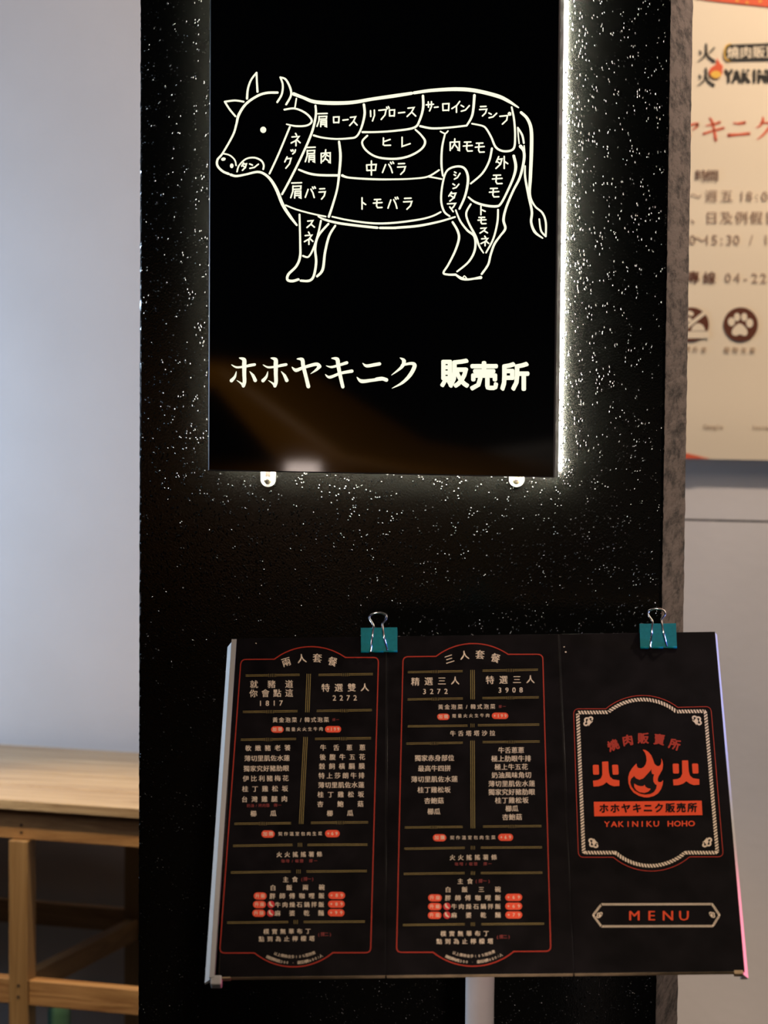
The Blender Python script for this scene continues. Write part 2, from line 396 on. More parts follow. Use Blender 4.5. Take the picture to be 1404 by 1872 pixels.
for k, (a, b) in enumerate((((SX1-.010, -.0225, SZ0+.006), (SX1-.004, -.0167, SZ1-.01)), ((SX0+.016, -.0225, SZ0+.02), (SX0+.020, -.0190, SZ1-.01)),
             ((SX0+.02, -.0225, SZ0+.012), (SX1-.02, -.0186, SZ0+.016)), ((SX0+.02, -.0225, SZ1-.018), (SX1-.02, -.0186, SZ1-.014)))):
    quick_box('led_strip', a, b, M['led_soft' if k else 'led'], sign)
# standoffs carry the box on the pillar
for x in (491, 945):
    c = Plane((0, 0, 0), (1, 0, 0), (0, 0, 1)).at(x, 880)
    m = MB(); w2, zb = .0098, c.z-.0072
    prof = [(-w2, .05), (-w2, 0.0)]+[(w2*math.cos(t), w2*math.sin(t)) for t in [math.pi+math.pi*i/14 for i in range(1, 14)]]+[(w2, 0), (w2, .05)]
    nn = len(prof); zc = zb+w2
    vv = [(c.x+p, -.0035, zc+q) for p, q in prof]+[(c.x+p, -.0002, zc+q) for p, q in prof]
    m.add(vv, [tuple(range(nn)), tuple(range(2*nn-1, nn-1, -1))]+[(i, i+1, nn+i+1, nn+i) for i in range(nn-1)])
    tb = m.build('mounting_tab', M['tab'], sign)
    m = MB(); m.box((c.x-.0035, -.0042, zc+.002), (c.x+.0035, -.0034, zc+.03)); m.build('slot', M['hole'], tb)
    m = MB(); rs = [(.0052, 0), (.0050, .0018), (.0036, .0033), (.0012, .0040)]
    for k, (r_, h_) in enumerate(rs):
        for q in range(16): m.v.append(Vector((c.x+r_*math.cos(q*math.pi/8), -.0036-h_, zc-.0010+r_*math.sin(q*math.pi/8))))
    for k in range(3):
        for q in range(16): m.f.append((k*16+q, k*16+(q+1) % 16, (k+1)*16+(q+1) % 16, (k+1)*16+q)); m.m.append(0)
    m.f.append(tuple(48+q for q in range(16))); m.m.append(0)
    m.build('screw', M['screw'], tb, smooth=True)
    m = MB(); m.box((c.x-.0028, -.0082, zc-.0016), (c.x+.0028, -.0074, zc-.0004)); m.box((c.x-.0006, -.0082, zc-.0038), (c.x+.0006, -.0074, zc+.0018))
    m.build('screw_slot', M['hole'], tb)

A = Crop(370, 100, 4.011); B = Crop(690, 100, 4.011)
cow = Print(sp, .0006)
def S(c, pts, w): cow.stroke(pts, w, c, smooth=True)
S(A, [(328,322),(335,250),(358,185),(398,132)], [17,15,14,14]); S(A, [(398,132),(400,190),(405,272)], [14,14,16])
S(A, [(550,348),(583,290),(590,220),(572,166)], [15,15,14,13]); S(A, [(572,166),(612,182),(645,245),(650,300),(615,365)], [13,15,16,15,15])
S(A, [(303,345),(240,336),(165,345)], 14); S(A, [(165,345),(200,400),(243,452)], 14)
S(A, [(552,278),(470,281),(400,305),(320,362),(268,440),(250,510),(225,590),(150,722),(112,770),(112,815),(150,855),(193,874)], [17,18,18,18,20,16,15,14,16,17,17,18])
S(A, [(150,725),(200,737),(238,772),(248,812)], 11)
S(A, [(255,858),(270,812),(320,765),(380,755),(430,775),(450,808),(447,840)], [11,11,12,13,14,13,13])
S(A, [(208,880),(250,890),(320,878),(400,860),(450,872),(500,915),(545,990),(590,1100),(640,1180),(693,1250)], [19,17,15,17,18,20,24,24,22,14])
cow.disc(447, 551, 22, 23, A); cow.disc(155, 766, 17, 12, A, rot=-15); cow.disc(216, 815, 13, 17, A)
S(A, [(602,403),(680,395),(760,430),(803,483),(770,518),(690,524),(618,510)], [14,14,15,15,14,14,10])
S(A, [(690,322),(680,385)], 11); S(A, [(642,530),(600,632),(550,750),(493,872)], 14)
S(A, [(830,374),(832,450),(800,580),(720,762),(640,922),(585,1023)], [15,17,17,16,16,15])
S(A, [(670,288),(740,315),(820,345),(950,355),(1100,350),(1250,325),(1404,303),(1535,283)], [26,22,26,28,26,24,26,22])
S(B, [(270,280),(400,262),(580,253),(720,264),(880,303),(960,340),(1035,388)], [22,24,28,28,28,24,10])
S(A, [(1185,366),(1190,440),(1165,540),(1130,600),(1080,613),(980,618),(880,608),(818,592)], [18,18,15,14,14,13,13,15])
S(A, [(1003,638),(1013,740),(1005,860),(990,980),(960,1090),(928,1188)], [16,20,18,15,16,18])
S(A, [(708,843),(780,870),(860,883),(995,885)], [14,17,17,18])
S(A, [(1026,886),(1080,902),(1250,913),(1404,914),(1543,909),(1654,894),(1736,846)], [20,14,15,13,12,13,13]); S(B, [(375,895),(420,902),(470,912)], 12)
S(A, [(1175,568),(1283,567),(1414,558),(1553,535),(1594,480),(1619,390),(1618,302)], [16,14,15,16,16,18,18])
S(A, [(1210,594),(1172,640),(1200,700),(1280,750),(1404,764),(1513,745),(1603,695),(1634,640),(1605,590),(1563,550)], [14,14,15,15,16,16,15,17,14,13])
S(A, [(612,1104),(690,1135),(800,1165),(905,1187)], 12); S(A, [(953,1188),(1080,1215),(1250,1236),(1404,1233),(1584,1210),(1684,1185),(1748,1154)], [12,13,15,15,14,13,13])
S(A, [(850,1186),(900,1210),(1000,1235),(1150,1255),(1283,1269)], [10,16,18,18,18]); S(A, [(1303,1270),(1404,1270),(1434,1268),(1584,1255),(1734,1225),(1853,1190)], [18,18,18,18,15,13])
S(A, [(713,1172),(715,1250),(718,1380),(717,1480),(690,1550),(632,1610),(625,1650),(660,1660),(705,1648)], [14,14,15,18,18,19,19,20,18])
S(A, [(722,1657),(785,1657),(818,1620),(835,1520),(828,1420),(850,1330),(925,1240)], [17,18,18,18,17,17,15])
S(A, [(870,1218),(850,1310),(815,1420),(778,1482),(738,1475)], [14,14,14,13,14]); S(A, [(975,1254),(930,1330),(900,1450),(883,1575),(842,1625)], [15,17,18,20,17])
S(B, [(314,524),(400,540),(520,535),(655,520)], [16,16,14,14]); S(B, [(655,520),(697,440),(712,298)], [14,17,20])
S(B, [(694,506),(770,522),(800,545),(835,605),(870,680),(930,708),(998,690),(1010,600),(1003,480),(985,385)], [12,13,14,15,16,16,16,15,15,13])
S(B, [(463,563),(497,578),(518,560)], 11); S(B, [(497,578),(475,680),(470,800),(480,888)], [12,15,16,13])
S(B, [(840,688),(820,780),(770,870),(685,945)], [16,15,15,13])
S(B, [(602,1130),(645,1030),(665,910),(640,835),(580,820),(510,852),(478,950),(468,1070),(490,1150),(530,1184)], [15,17,19,17,15,14,14,15,15,13])
S(B, [(1000,742),(1015,820),(998,900),(950,1010),(905,1093),(870,1112),(790,1105),(715,1080),(668,1045)], [20,22,18,16,16,18,18,16,12])
S(B, [(1030,535),(1062,590),(1074,648)], [12,16,14]); S(B, [(1030,535),(1034,600),(1040,652)], [12,10,10])
S(B, [(1050,672),(1074,710),(1074,780),(1045,900),(995,1000),(945,1120),(925,1210),(938,1275),(900,1330),(858,1390),(830,1470),(812,1540),(765,1608)], [26,20,20,18,17,17,19,18,15,17,16,16,16])
S(B, [(1076,668),(1080,720),(1075,770)], 10)
S(B, [(1054,424),(1100,470),(1128,550),(1130,700),(1122,900),(1118,1030),(1155,1110),(1210,1160),(1235,1230),(1235,1332)], [20,22,25,26,24,19,13,15,15,13]); S(B, [(1235,1332),(1200,1290),(1187,1205)], [14,14,11])
S(B, [(1084,816),(1084,900),(1110,1040),(1133,1150),(1128,1230),(1155,1300),(1212,1345)], [10,16,18,18,18,20,10])
S(B, [(685,1096),(652,1160),(668,1230),(720,1330),(748,1405),(778,1453)], [13,15,15,17,14,10]); S(B, [(885,1137),(880,1230),(850,1350),(797,1452)], [14,15,14,12])
S(B, [(575,1140),(608,1220),(660,1288),(712,1335),(715,1430),(670,1518),(585,1590)], [12,14,16,17,17,15,13])
S(B, [(552,1228),(588,1290),(598,1350),(570,1440),(520,1540),(485,1598),(515,1612),(575,1613)], [16,18,18,16,15,15,15,17]); S(B, [(575,1613),(615,1640),(660,1648),(710,1642),(758,1634)], [14,22,16,15,24])
S(B, [(625,1640),(638,1622),(655,1640)], 8)
cow.build('cow_outline', M['glow'], sign, kind='stuff', label='glowing cream outline of a cow divided into cuts')

# hand lettered cut names: strokes on a 10 x 10 grid, y down
H = {
 '肩': [[(1,1),(9,.8)],[(2,3),(8.5,2.8),(8.3,4.6),(2.2,4.8)],[(2,2.8),(1.9,6),(.2,9.8)],[(3.6,6),(3.4,10)],[(3.6,6),(8.3,5.8),(8.4,10),(7,9.6)],[(3.6,7.2),(8.2,7.1)],[(3.6,8.5),(8.2,8.4)]],
 'ロ': [[(1,1.2),(1.3,8.8)],[(1.2,1.3),(8.8,1),(8.3,8.8)],[(1.6,8.6),(8.4,8.4)]],
 'ー': [[(.5,5.4),(9.5,4.6)]],
 'ス': [[(1.5,1.8),(7.6,1.2),(5,5.6),(.6,9.4)],[(5.2,5.4),(9.4,9)]],
 'リ': [[(2,1),(2.3,6)],[(7.8,.5),(8,5),(5,9.8)]],
 'ブ': [[(.5,3),(7,2.4),(6,6.4),(2.6,9.8)],[(7.4,.6),(8.2,1.8)],[(9,.2),(9.8,1.4)]],
 'プ': [[(.5,3.6),(6.8,3),(6.2,6.6),(2.6,9.8)],[(8.3,.6),(9.4,1),(9.4,2.4),(8.2,2.6),(7.6,1.4),(8.3,.6)]],
 'サ': [[(.4,3.6),(9.6,3)],[(3,.6),(3.3,6)],[(7,.4),(7,5.4),(4.6,9.8)]],
 'イ': [[(9,.4),(6,3.8),(.8,6.6)],[(5.6,4.2),(5.6,9.8)]],
 'ン': [[(1,2),(3.6,3.8)],[(1.2,9),(5.4,7.6),(9.4,2.4)]],
 'ラ': [[(1.6,1),(8.2,.8)],[(.6,3.8),(9,3.5),(7.6,7),(4,9.8)]],
 'ヒ': [[(8.6,2.4),(2,5)],[(1.8,.6),(1.6,8.6),(3,9.4),(9,9.2)]],
 'レ': [[(2,.6),(2,9.2),(9.6,6.6)]],
 '中': [[(1.2,3),(1.5,6.8)],[(1.2,3),(8.8,2.6),(8.2,6.6),(1.4,6.8)],[(5,.2),(5,10)]],
 'バ': [[(3,2.4),(.4,9.2)],[(5.6,2.2),(7.4,5.4),(8.6,9.4)],[(7,.4),(7.9,1.8)],[(8.9,.1),(9.7,1.4)]],
 'ト': [[(2.6,.4),(2.6,9.8)],[(2.8,4),(8.6,6)]],
 'モ': [[(1.4,1.2),(8,1)],[(.4,4.8),(9.4,4.2)],[(4.2,1.2),(3.7,7.6),(4.8,9.4),(9.4,9.2)]],
 'ネ': [[(4.6,.2),(5.6,1.6)],[(1.2,3),(8,2.6),(5,5.8),(.4,7.8)],[(5,5.6),(5,10)],[(6.4,5.6),(9,7.6)]],
 'ッ': [[(.8,1.6),(2,4)],[(4,1),(5,3.4)],[(9,1),(8,5.6),(4,9.4)]],
 'ク': [[(4,.4),(1,4.6)],[(3.8,2),(9,1.6),(7,6.2),(2.4,9.8)]],
 'タ': [[(4,.4),(.8,4.6)],[(3.8,2),(9,1.6),(7,6.2),(2,9.8)],[(3.2,4.2),(7.2,6.4)]],
 '肉': [[(1,2.8),(1,10)],[(1,2.8),(9,2.4),(9,9.8),(7.6,9.4)],[(5,.2),(4.6,3.2),(2.4,5.4)],[(4.8,3.4),(7.6,5)],[(5,5),(4.4,6.8),(2.4,8.8)],[(4.8,6.8),(7.4,8.4)]],
 '内': [[(1,3),(1,9.8)],[(1,3),(9,2.6),(9,9.8),(7.6,9.4)],[(5,.2),(4.8,4.2),(2.4,8.2)],[(5,4.8),(7.6,8)]],
 '外': [[(2.6,.4),(.6,4.8)],[(2.4,2.6),(5.2,2.2),(4,6.4),(.4,9.8)],[(1.8,4.6),(4,6.2)],[(7,.2),(7,9.8)],[(7,4),(9.8,6)]],
 'シ': [[(1.4,1),(3.6,2)],[(.8,4.2),(3,5.2)],[(1.2,9.4),(5.6,7.6),(9.4,2.6)]],
 'マ': [[(.6,1.6),(9,1.2),(7,4.6),(4.6,6.8)],[(3,4.8),(6.6,9.6)]],
}
lt = Print(sp, .0006)
def hw(c, ch, cx, cy, w, h, sw=11, rot=0):
    a = R(rot)
    for st in H[ch]:
        pts = []
        for x, y in st:
            dx, dy = (x/10-.5)*w, (y/10-.5)*h
            pts.append((cx+dx*math.cos(a)-dy*math.sin(a), cy+dx*math.sin(a)+dy*math.cos(a)))
        lt.stroke(pts, sw, c)
for c, ch, x, y, w_, h_ in [
    (A,'肩',882,475,85,105),(A,'ロ',983,478,52,55),(A,'ー',1050,478,42,60),(A,'ス',1108,485,62,78),
    (A,'リ',1248,445,48,85),(B,'ブ',48,428,82,98),(B,'ロ',108,428,48,58),(B,'ー',178,425,50,60),(B,'ス',250,418,72,80),
    (B,'サ',385,378,58,72),(B,'ー',432,385,30,40),(B,'ロ',503,385,58,65),(B,'イ',576,382,70,85),(B,'ン',643,390,72,62),
    (B,'ラ',777,412,62,78),(B,'ン',845,443,68,50),(B,'プ',938,465,88,92),
    (B,'ヒ',68,638,72,62),(B,'レ',205,640,78,78),
    (A,'中',1240,830,92,105),(A,'バ',1362,828,88,85),(B,'ラ',178,835,68,88),
    (B,'内',568,660,84,88),(B,'モ',664,672,72,80),(B,'モ',752,680,72,80),
    (B,'外',912,790,92,92),(B,'モ',880,913,78,75),(B,'モ',857,1010,76,75),
    (B,'シ',584,885,50,62),(B,'ン',575,962,52,48),(B,'タ',550,1040,62,70),(B,'マ',545,1118,70,72),
    (A,'ト',1182,1090,44,88),(A,'モ',1287,1090,70,72),(B,'バ',115,1088,80,88),(B,'ラ',224,1090,72,90),
    (B,'ト',772,1142,52,66),(B,'モ',768,1215,64,56),(B,'ス',780,1288,62,46),(B,'ネ',790,1365,66,72),
    (A,'ネ',687,622,76,92),(A,'ッ',667,712,40,36),(A,'ク',628,790,58,88),
    (A,'肩',795,728,82,118),(A,'肉',905,745,82,98),
    (A,'肩',692,990,90,122),(A,'バ',792,1010,80,85),(A,'ラ',880,1018,54,85),
    (A,'ス',795,1240,62,62),(A,'ネ',782,1345,72,92),
    (A,'タ',307,820,42,58),(A,'ン',378,815,76,46)]:
    hw(c, ch, x, y, w_, h_); lt.flush('cut_name_character', M['glow'], sign)
S2 = Crop(410, 640, 4.841); S3 = Crop(690, 640, 4.841)
KH = [([(135,70),(175,85),(178,130),(178,210),(180,280),(170,318)],[8,36,38,34,32,28]), ([(170,310),(145,290),(112,268)],[30,14,3]),
      ([(66,130),(110,152),(180,146),(230,135),(270,128)],[6,18,20,26,24]), ([(108,188),(95,235),(65,270)],[3,22,32]), ([(225,188),(255,225),(275,268)],[3,26,32])]
KANA = [(S2, 0, 0, KH), (S2, 279, 0, KH),
 (S2, 0, 0, [([(645,78),(690,85),(700,140),(725,240),(745,322)],[8,34,34,32,34]), ([(600,150),(635,178),(700,155),(810,125),(840,140)],[6,32,26,30,36]), ([(845,145),(815,175),(765,210)],[32,22,3])]),
 (S2, 0, 0, [([(952,72),(1000,82),(1010,140),(1030,240),(1050,325)],[8,36,34,32,30]), ([(903,138),(950,150),(1020,132),(1085,112)],[4,20,24,28]), ([(895,215),(935,240),(1030,205),(1130,186)],[5,26,24,30])]),
 (S2, 0, 0, [([(1225,115),(1260,140),(1330,130),(1375,122)],[4,28,30,30]), ([(1175,240),(1215,275),(1300,268),(1380,257),(1410,256)],[6,34,28,28,26])]),
 (S3, 0, 0, [([(-10,256),(40,252),(80,264)],[26,32,34]), ([(200,68),(235,95),(215,150),(125,222)],[4,36,28,4]), ([(215,135),(300,118),(330,140),(290,220),(220,290),(130,338)],[18,26,36,34,24,4])])]
for c, dx, dy, sts in KANA:
    for pts, ws in sts: lt.stroke([(x+dx, y+dy) for x, y in pts], ws, c, smooth=True)
    lt.flush('kana_character', M['glow'], sign)
for ch, x, y in (('販', 683, 208), ('売', 945, 232), ('所', 1218, 235)):
    lt.glyph(ch, *S3(x, y), 54, 0.04, 0, 0.98); lt.flush('bold_character', M['glow'], sign)

# ------------------------------------------------------------------ menu board
a_, b_, c_ = R(10.918), R(48.573), R(1.966)
MR = Matrix.Rotation(a_, 3, 'Z') @ Matrix.Rotation(b_-math.pi/2, 3, 'X') @ Matrix.Rotation(math.pi/2, 3, 'X')
_t = Matrix.Rotation(a_, 3, 'Z') @ Matrix.Rotation(b_, 3, 'X') @ Matrix(((math.cos(c_), -math.sin(c_), 0), (math.sin(c_), math.cos(c_), 0), (0, 0, 1)))
mp_ = Plane((0.17628, -0.25445, 1.19299), _t @ Vector((1, 0, 0)), _t @ Vector((0, 1, 0)))
MW, MHt, TH = 0.5824, 0.4589, 0.0065
L3 = lambda v: mp_.pt(v[0], v[1], v[2])
f1 = (mp_.hit(712, 1165)[0]+mp_.hit(701, 1783)[0])/2; f2 = (mp_.hit(1027, 1160)[0]+mp_.hit(1044, 1782)[0])/2
menu = thing('menu_board', 'black three-panel menu with red and cream print, tilted on the white pole stand', 'menu', L3((0, -MHt, -TH)))
edges = [-MW/2, f1, f2, MW/2]; panels = []
for i in range(3):
    g0, g1 = (0 if i == 0 else .0007), (0 if i == 2 else .0007)
    m = MB(); m.box((edges[i]+g0, -MHt, -TH), (edges[i+1]-g1, 0, 0), L3)
    m.m = [1]*6; m.m[1] = 0; m.m[0] = 0
    pn = m.build('panel', [M['board'], M['kraft']], menu, bevel=0.0006)
    panels.append(pn)
# spine folds, worn corner, side rails, corner clip
for fx in (f1, f2):
    m = MB(); m.tube([(fx, -MHt+.001, -.0016), (fx, -.001, -.0016)], .0018, 8, L3); m.build('fold', M['board'], menu, smooth=True)
m = MB(); m.box((MW/2-.012, -MHt-.003, -.006), (MW/2-.002, -MHt+.002, .0006), L3); m.build('worn_corner', M['kraft'], menu, bevel=.0008, label='torn bare cardboard corner')
m = MB(); m.box((-MW/2+.004, -MHt-.0012, -.0062), (-MW/2+.013, -MHt+.0004, .0003), L3); m.build('peeled_edge', M['kraft'], menu)
def uv(x, y): return mp_.hit(x, y)
def rail(name, top, bot, zs, mat, **p):
    m = MB(); vs = []
    for q, (pt, v_end) in enumerate(((top, 0), (bot, 1))):
        for (x, y), z in zip(pt, zs):
            u, v = uv(x, y); vs.append(L3((u, v, z)))
    n_ = len(zs)
    for q in (0, n_):
        pass
    back = []
    for (pt) in (top, bot):
        for (x, y), z in ((pt[-1], -.0075), (pt[0], -.0155)):
            u, v = uv(x, y); back.append(L3((u, v, z)))
    k = len(vs); vs += back
    fs = [(i, i+1, n_+i+1, n_+i) for i in range(n_-1)]
    fs += [(0, n_, k+3, k+1), tuple(range(n_))[::-1]+(k+1, k)[:2], tuple(range(n_, 2*n_))+(k+2, k+3), (n_-1, k, k+2, 2*n_-1), (k, k+1, k+3, k+2)]
    m.add(vs, fs); return m.build(name, mat, menu, **p)
rail('side_rail', [(414.5, 1172.5), (424, 1169.8), (432.5, 1170)], [(372.5, 1788), (384, 1787), (391, 1786)], [-.012, -.003, .0008], M['rail'], label='white plastic rail along the left edge')
rail('inner_rail', [(423.6, 1169.5), (432.8, 1169.8)], [(382.8, 1788), (391.8, 1787)], [.0012, .0016], M['clear'], label='grey translucent inner rail')
m = MB(); u0, v0 = uv(385, 1786); u1, v1 = uv(405, 1797)
m.box((u0, v1-.002, -.010), (u1, v0+.002, .001), L3); m.build('corner_clip', M['clear'], menu, bevel=.0015, label='clear plastic clip at the lower left corner')
m = MB()
pts = [uv(1306, 1153.5), uv(1311.5, 1153.5), uv(1369.5, 1781), uv(1359.5, 1781)]
vs = [L3((pts[0][0], pts[0][1], -.001)), L3((pts[1][0], pts[1][1], -.008)), L3((pts[2][0], pts[2][1], -.010)), L3((pts[3][0], pts[3][1], -.001))]
vs += [L3((p[0]-.003, p[1], -.012)) for p in pts]
m.add(vs, [(0, 1, 2, 3), (1, 5, 6, 2), (0, 4, 5, 1), (3, 2, 6, 7), (4, 7, 6, 5), (0, 3, 7, 4)])
m.build('edge_strip', M['rail'], menu, label='thin white edge catching blue and pink light')

M1 = Crop(370, 1100, 3.795); M2 = Crop(370, 1460, 3.795); M3 = Crop(700, 1100, 4.011); M4 = Crop(690, 1460, 4.011)
M5 = Crop(1020, 1100, 3.656); M6 = Crop(1020, 1460, 3.656); LG = Crop(1070, 1340, 6.104); KN = Crop(1040, 1270, 15.6)
def arc3(p0, pm, p1, n=16):
    """circular arc through three points"""
    ax, ay = p0; bx, by_ = pm; cx, cy = p1
    d = 2*(ax*(by_-cy)+bx*(cy-ay)+cx*(ay-by_))
    ux = ((ax*ax+ay*ay)*(by_-cy)+(bx*bx+by_*by_)*(cy-ay)+(cx*cx+cy*cy)*(ay-by_))/d
    uy = ((ax*ax+ay*ay)*(cx-bx)+(bx*bx+by_*by_)*(ax-cx)+(cx*cx+cy*cy)*(bx-ax))/d
    r = math.hypot(ax-ux, ay-uy); t0 = math.atan2(ay-uy, ax-ux); t1 = math.atan2(cy-uy, cx-ux); tm = math.atan2(by_-uy, bx-ux)
    while t1-t0 > math.pi: t1 -= 2*math.pi
    while t1-t0 < -math.pi: t1 += 2*math.pi
    return [(ux+r*math.cos(t0+(t1-t0)*i/n), uy+r*math.sin(t0+(t1-t0)*i/n)) for i in range(n+1)]
def rounded(pts, rad):
    """closed path; points given as (x, y, rounded?)"""
    out = []; n = len(pts)
    for i, (x, y, rd) in enumerate(pts):
        if not rd: out.append((x, y)); continue
        a = Vector(pts[i-1][:2]); b = Vector((x, y)); c = Vector(pts[(i+1) % n][:2])
        p = b+(a-b).normalized()*rad; q = b+(c-b).normalized()*rad
        for k in range(7):
            t = k/6; out.append(tuple(p*(1-t)**2+b*2*t*(1-t)+q*t*t))
    return out
class Lines:
    """every line of print becomes its own part of the panel"""
    def __init__(s, panel, mat, lift): s.panel, s.mat, s.p = panel, mat, Print(mp_, lift)
    def row(s, *a): s.p.row(*a); s.p.flush('text_line', s.mat, s.panel, kind='stuff')
    def glyph(s, *a): s.p.glyph(*a); s.p.flush('character', s.mat, s.panel)
    def one(s, name): s.p.flush(name, s.mat, s.panel)
class Sheet:
    def __init__(s, panel):
        s.panel = panel; s.k = {}; s.cl = Lines(panel, M['cream'], .0004); s.dl = Lines(panel, M['dred'], .0004); s.ol = Lines(panel, M['orange'], .0004); s.rl = Lines(panel, M['red'], .0004)
    def __getitem__(s, key):
        lift = {'board': .0004, 'cream': .0004, 'gold': .0004, 'red': .0004, 'dred': .0004, 'orange': .0004, 'pill': .0004, 'chili': .0005, 'ink': .0008, 'tag_text': .0008, 'orange2': .0012}[key]
        if key not in s.k: s.k[key] = Print(mp_, lift)
        return s.k[key]
    def done(s):
        nm = dict(cream=('lettering', 'cream'), gold=('gold_rules', 'gold'), red=('red_border', 'red'), dred=('small_red_lettering', 'dred'), orange=('orange_print', 'orange'),
                  pill=('price_tags', 'pill'), chili=('chili_badges', 'chili'), ink=('black_print', 'ink'), tag_text=('tag_lettering', 'cream'), orange2=('inner_flame', 'orange'))
        for k, p in s.k.items(): p.build(nm[k][0], M[nm[k][1]], s.panel, kind='stuff')
def drule(s, c, x0, x1, y0, y1, tick):
    g = s['gold']; gap = 4.8; lw = 2.8
    for (a, b) in ((x0, tick-29), (tick+29, x1)):
        ya = y0+(y1-y0)*(a-x0)/(x1-x0); yb = y0+(y1-y0)*(b-x0)/(x1-x0)
        for o in (-gap, gap): g.stroke([(a, ya+o), (b, yb+o)], lw, c, cap=False)
    ym = y0+(y1-y0)*(tick-x0)/(x1-x0)
    for k in range(-2, 3): g.stroke([(tick+k*12, ym-10), (tick+k*12, ym+12)], 2.6, c, cap=False)
def srule(s, c, a, b, tick):
    g = s['gold']
    for x0, x1, y0, y1 in (a, b):
        for o in (-4.8, 4.8): g.stroke([(x0, y0+o), (x1, y1+o)], 3, c, cap=False)
    ym = (a[3]+b[2])/2
    for k in (-1, 0, 1): g.stroke([(tick+k*12, ym-13), (tick+k*12, ym+13)], 2.6, c, cap=False)
def vrule(s, p0, p1):
    for k in (-1, 0, 1): s['gold'].stroke([(p0[0]+k*3.3, p0[1]), (p1[0]+k*3.3, p1[1])], 0.95, cap=False)
def pill(s, c, x, y, w_, h_, text, size=26):
    r = h_/2; pts = [(x-w_/2+r+r*math.cos(t), y+r*math.sin(t)) for t in [math.pi/2+math.pi*i/8 for i in range(9)]]
    pts += [(x+w_/2-r+r*math.cos(t), y+r*math.sin(t)) for t in [-math.pi/2+math.pi*i/8 for i in range(9)]]
    P_ = Print(mp_, .0004); P_.poly(pts, c); P_.mb.k = 1; n = len(text); sp_ = (w_-h_*.9)/max(1, n-1)*(0.85 if n == 2 else 1)
    P_.row(text, x-sp_*(n-1)/2, x+sp_*(n-1)/2, y, y, size, c, 0.01, 1.0, .0004); P_.build('price_tag', [M['pill'], M['cream']], s.panel)
def chili(s, c, x, y, r):
    P_ = Print(mp_, .0005); P_.disc(x, y, r, c=c, n=20); P_.mb.k = 1
    P_.stroke([(x-r*.35, y-r*.5), (x-r*.15, y+r*.1), (x+r*.45, y+r*.5)], [r*.5, r*.55, r*.25], c, smooth=True, lift=.0004)
    P_.build('chili_badge', [M['chili'], M['cream']], s.panel)
def arctext(s, text, c, p0, pm, p1, size, bold=0.0):
    pts = arc3(c(*p0), c(*pm), c(*p1), len(text)-1)
    for i, ch in enumerate(text):
        if ch == ' ': continue
        a = pts[max(0, i-1)]; b = pts[min(len(pts)-1, i+1)]
        s.cl.p.glyph(ch, pts[i][0], pts[i][1], size/c.s, bold, -math.degrees(math.atan2(b[1]-a[1], b[0]-a[0])))
    s.cl.p.flush('text_line', M['cream'], s.panel, kind='stuff')
BD = 0.013
# panel one
s = Sheet(panels[0])
for ch, x, y, r_ in (('兩',582,420,17),('人',690,396,6),('套',797,393,-3),('餐',903,417,-16)): s.cl.glyph(ch, *M1(x, y), 66/M1.s, BD, r_)
c = s.cl
for t, x0, x1, y0, y1, z in (('就豬道',358,602,575,573,58),('你會點這',355,602,638,635,58),('特選雙人',855,1127,599,596,60),('黃金泡菜/韓式泡菜',505,860,822,820,38),
    ('軟嫩豬老饕',318,590,1018,1015,43),('薄切里肌佐水蓮',313,585,1089,1086,44),('獨家究好豬肋眼',307,580,1160,1157,44),('伊比利豬梅花',302,577,1229,1226,44),('桂丁雞松坂',297,573,1301,1298,44),('台灣雞腿肉',293,569,1373,1369,44),('櫛瓜',355,492,1472,1470,44),
    ('牛舌蔥蔥',838,1110,1014,1013,44),('後腹牛五花',835,1108,1080,1078,44),('穀飼橫膈膜',830,1106,1144,1142,44),('特上莎朗牛排',827,1104,1209,1207,44),('薄切里肌佐水蓮',825,1102,1274,1272,44),('桂丁雞松坂',820,1100,1340,1338,44),('杏鮑菇',818,1097,1406,1404,44),('櫛瓜',885,1025,1470,1468,44)):
    c.row(t, x0, x1, y0, y1, z, M1, BD)
c.row('1817', 403, 546, 705, 703, 52, M1, .012); c.row('2272', 916, 1060, 668, 667, 52, M1, .012)
c.row('限量火火生牛肉', 593, 823, 887, 884, 29, M1, .01)
s.dl.row('擇一', 912, 938, 821, 820, 22, M1, 0); s.dl.row('奶油/烤肉醬 擇一', 320, 535, 1416, 1413, 25, M1, .01)
pill(s, M1, 520, 888, 86, 44, '加購', 30); pill(s, M1, 907, 886, 112, 44, '+199', 32)
for q in ((300,675,514,508,485),(805,1183,509,503,993),(280,660,766,760,470),(793,1176,759,753,985),(266,650,959,953,458),(782,1170,953,948,977)): drule(s, M1, *q)
vrule(s, M1(738, 502), M1(728, 768)); vrule(s, M1(716, 940), M2(685, 176))
drule(s, M2, 223, 615, 176, 171, 420); drule(s, M2, 753, 1150, 169, 165, 955)
srule(s, M2, (213,625,329,322), (730,1145,322,320), 677); srule(s, M2, (198,612,514,507), (722,1140,507,503), 667); srule(s, M2, (172,595,862,857), (703,1128,857,854), 648)
for t, x0, x1, y0, y1, z in (('火火搖搖薯條',533,812,390,387,40),('主食',578,642,563,562,42),('白飯兩碗',490,828,620,617,42),('胖師傅咖哩飯',487,826,678,675,42),('牛肉燥石鍋拌飯',523,825,738,736,40),('麻婆乾麵',522,823,797,795,42),('樸實無華布丁',443,733,924,921,40),('點到為止檸檬塔',410,760,976,972,40)):
    c.row(t, x0, x1, y0, y1, z, M2, BD)
c.row('契作溫室包肉生菜', 540, 817, 246, 244, 29, M2, .01)
s.dl.row('咖哩/椒鹽 擇一', 560, 785, 434, 433, 26, M2, .01); s.dl.row('(擇一)', 690, 765, 560, 558, 30, M2, .01); s.dl.row('(擇二)', 808, 888, 943, 942, 30, M2, .01)
